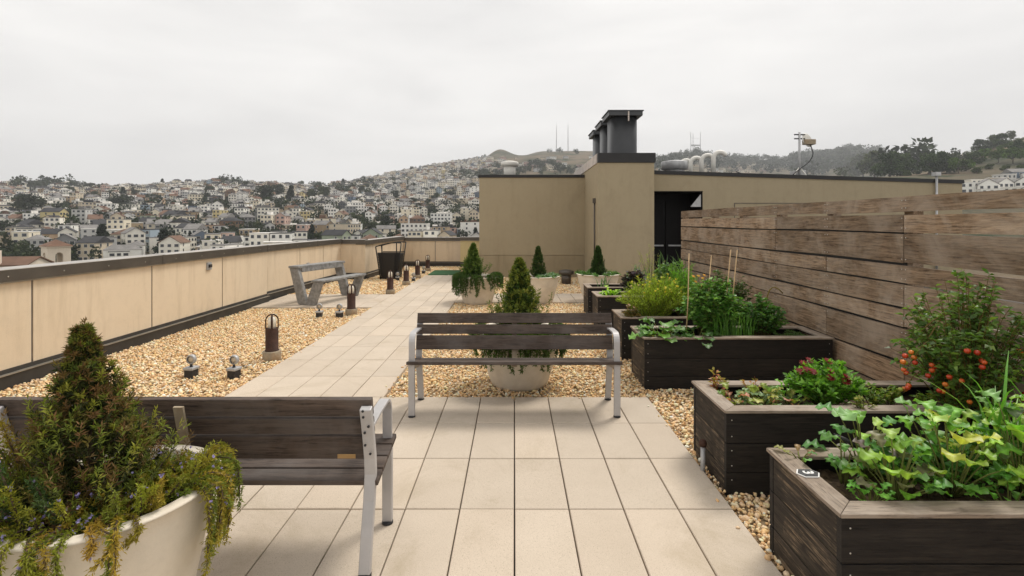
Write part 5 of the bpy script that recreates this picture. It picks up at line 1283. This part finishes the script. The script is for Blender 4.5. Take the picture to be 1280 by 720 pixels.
def masts():
    for px,pt,pb,l in ((695.5,158,192,'thin radio mast on the bare peak, shorter of the pair beside the ducts'),(710,157,191,'thin radio mast on the bare peak, closer to the black ducts')):
        x,y,z=onhill(px,pb-1,1700); H=(pb-pt)*y/FOC
        t=thing('radio_mast',l,'radio mast',(x,y,z-2),0,'radio masts on the peak')
        b=MB()
        for a in range(3): b.tube([(1.1*math.cos(a*2.1),1.1*math.sin(a*2.1),0),(.5*math.cos(a*2.1),.5*math.sin(a*2.1),H)],.45,4)
        for k in range(14): b.box(-1,1,-.12,.12,H*k/14,H*k/14+.5)
        b.build('lattice',M['zinc'],t); MB().tube([(0,0,H),(0,0,H*1.12)],.3,4).build('aerial',M['zinc'],t)
    x,y,z=onhill(869.5,190,1900); k=y/FOC
    t=thing('broadcast_tower','tall three legged broadcast tower fading into the fog on the far ridge','broadcast tower',(x,y,z-3))
    H=(193-163)*k
    for dx,dy in ((-6.3*k,0),(6.3*k,0),(0,9*k)): MB().tube([(dx*1.05,dy,0),(dx*.92,dy,H*.45),(dx,dy,H)],[.55*k,.4*k,.3*k],6).build('leg',M['zinc'],t)
    MB().box(-6.2*k,6.2*k,-.5*k,.5*k,H*.42,H*.48).build('crossbeam',M['zinc'],t)
    MB().tube([(-6.3*k,0,H*.75),(6.3*k,0,H*.75)],.12*k,4).build('crossbeam',M['zinc'],t)
masts()
# ---------------------------------------------------------------- labels that single each far thing out
XZ=[(30,'at the left edge'),(95,'around the white belfry'),(160,'past the belfry'),(225,'before the outlet box'),(290,'above the outlet box'),(345,'above the nearest bollard'),(400,'above the grey bench back'),(450,'above the grey bench seat'),(505,'above the black bin'),(550,'above the far bollards'),(640,'beside the tan penthouse'),(1130,'above the long tan roof'),(1205,'above the roof conduit'),(2000,'above the timber fence')]
YZ=[(236,'on the skyline'),(252,'high up'),(270,'halfway up'),(290,'lower down'),(900,'by the parapet')]
def place(o,H):
    x,y,z=o.location; px,py=pxy(x,y,z+H*.5); a=next(n for q,n in XZ if px<q); b=next(n for q,n in YZ if py<q)
    if px>1000: b={'on the skyline':'on the grassy hill','high up':'below the grassy hill'}.get(b,b)
    return px,py,a,b
ORD=['leftmost','second from left','third from left','fourth from left','fifth from left','sixth from left','seventh from left','eighth from left','ninth from left','tenth from left']
def assign(items):
    d={}
    for o,base,px,g in items: d.setdefault(base,[]).append((px,o,g))
    for base,l in d.items():
        l.sort(key=lambda q:q[0])
        for i,(px,o,g) in enumerate(l):
            o['label']=base if len(l)==1 else base+', '+(ORD[i] if i<len(ORD) else 'place %d from left'%(i+1)); o['group']=g
it=[]
KN={'flat':'flat roofed','gable':'front gabled','side':'side gabled','hip':'hip roofed'}
for o,cn,rc,k,st,w,h in HOUSES:
    px,py,a,b=place(o,h); o['category']='house'
    it.append((o,f"{cn} {KN[k]} {'block' if w>13 else 'house'} {b} {a}",px,'houses on the hillside'))
assign(it)
it=[]
KT={'round':'round dark green tree','spread':'dark spreading tree','conifer':'dark pointed conifer','brown':'reddish brown tree','full':'full olive green tree','fulldark':'full dark green tree','bushy':'bright green bush','wide':'flat topped green tree'}
for o,k,H in TREES:
    px,py,a,b=place(o,H); it.append((o,f"{KT[k]} {b} {a}",px,'trees on the hillside'))
assign(it)
# ---------------------------------------------------------------- haze, sky, sun, camera
def haze():
    m=bpy.data.materials.new('haze_air'); m.use_nodes=True; n=m.node_tree.nodes; n.clear()
    o=n.new('ShaderNodeOutputMaterial'); v=n.new('ShaderNodeVolumePrincipled'); v.inputs['Color'].default_value=(.93,.95,.98,1); v.inputs['Density'].default_value=HAZE; v.inputs['Anisotropy'].default_value=.0
    m.node_tree.links.new(v.outputs[0],o.inputs['Volume'])
    b=MB().box(-7500,7500,-80,3600,-26,520); q=b.build('haze',m); q['kind']='stuff'; q['label']='pale damp air fading the far hills'
HAZE=.00018
EXPO=.76
CLOUD=6.6
haze()
w=bpy.data.worlds.new('World'); SC.world=w; w.use_nodes=True; t=w.node_tree; t.nodes.clear()
SUN_EL,SUN_AZ=R(56),R(42)      # azimuth measured from +Y towards +X
N=t.nodes.new
out=N('ShaderNodeOutputWorld'); bg=N('ShaderNodeBackground'); sky=N('ShaderNodeTexSky'); sky.sky_type='NISHITA'; sky.sun_disc=False; sky.sun_elevation=SUN_EL; sky.sun_rotation=SUN_AZ; sky.air_density=1.0; sky.dust_density=2.0
hs=N('ShaderNodeHueSaturation'); hs.inputs['Saturation'].default_value=.12; t.links.new(sky.outputs[0],hs.inputs['Color'])
tc=N('ShaderNodeTexCoord'); mp=N('ShaderNodeMapping'); mp.inputs['Scale'].default_value=(1.0,1.0,4.2); t.links.new(tc.outputs['Generated'],mp.inputs[0])
no=N('ShaderNodeTexNoise'); no.inputs['Scale'].default_value=2.3; no.inputs['Detail'].default_value=6; no.inputs['Roughness'].default_value=.52; no.inputs['Distortion'].default_value=.35; t.links.new(mp.outputs[0],no.inputs['Vector'])
cr=N('ShaderNodeValToRGB'); cr.color_ramp.elements[0].position=.30; cr.color_ramp.elements[0].color=(.80,.785,.77,1); cr.color_ramp.elements[1].position=.70; cr.color_ramp.elements[1].color=(1.0,.978,.95,1); t.links.new(no.outputs['Fac'],cr.inputs[0])
sc_=N('ShaderNodeVectorMath'); sc_.operation='SCALE'; sc_.inputs[3].default_value=CLOUD if 'CLOUD' in globals() else 8.6; t.links.new(cr.outputs[0],sc_.inputs[0])
mx=N('ShaderNodeMix'); mx.data_type='RGBA'; mx.inputs[0].default_value=.93; t.links.new(hs.outputs[0],mx.inputs[6]); t.links.new(sc_.outputs[0],mx.inputs[7])
t.links.new(mx.outputs[2],bg.inputs[0]); bg.inputs[1].default_value=.1; t.links.new(bg.outputs[0],out.inputs[0])
sl=bpy.data.lights.new('sun','SUN'); sl.energy=1.5; sl.angle=R(18); sl.color=(1,.95,.87); so=bpy.data.objects.new('sun',sl); COL.objects.link(so)
dv=Vector((math.sin(SUN_AZ)*math.cos(SUN_EL),math.cos(SUN_AZ)*math.cos(SUN_EL),math.sin(SUN_EL))); so.rotation_euler=dv.to_track_quat('Z','Y').to_euler(); so.location=(0,0,30)
cd=bpy.data.cameras.new('camera'); cam=bpy.data.objects.new('camera',cd); COL.objects.link(cam); SC.camera=cam
cam.location=(0,0,EYE); cam.rotation_euler=(R(90),0,0); cd.lens=18; cd.sensor_width=36; cd.sensor_fit='HORIZONTAL'; cd.shift_x=-3/1280; cd.shift_y=-82.5/1280; cd.clip_start=.05; cd.clip_end=9000
SC.view_settings.view_transform='Standard'; SC.view_settings.look='None'; SC.view_settings.gamma=1; SC.view_settings.exposure=EXPO if 'EXPO' in globals() else 0.0; SC.view_settings.use_curve_mapping=False
SC.render.engine='CYCLES'; c=SC.cycles; c.max_bounces=6; c.diffuse_bounces=3; c.glossy_bounces=2; c.transmission_bounces=2; c.volume_bounces=0; c.transparent_max_bounces=8; c.use_denoising=True; c.sample_clamp_indirect=6
c.caustics_reflective=False; c.caustics_refractive=False
SC.render.resolution_x=1024; SC.render.resolution_y=576
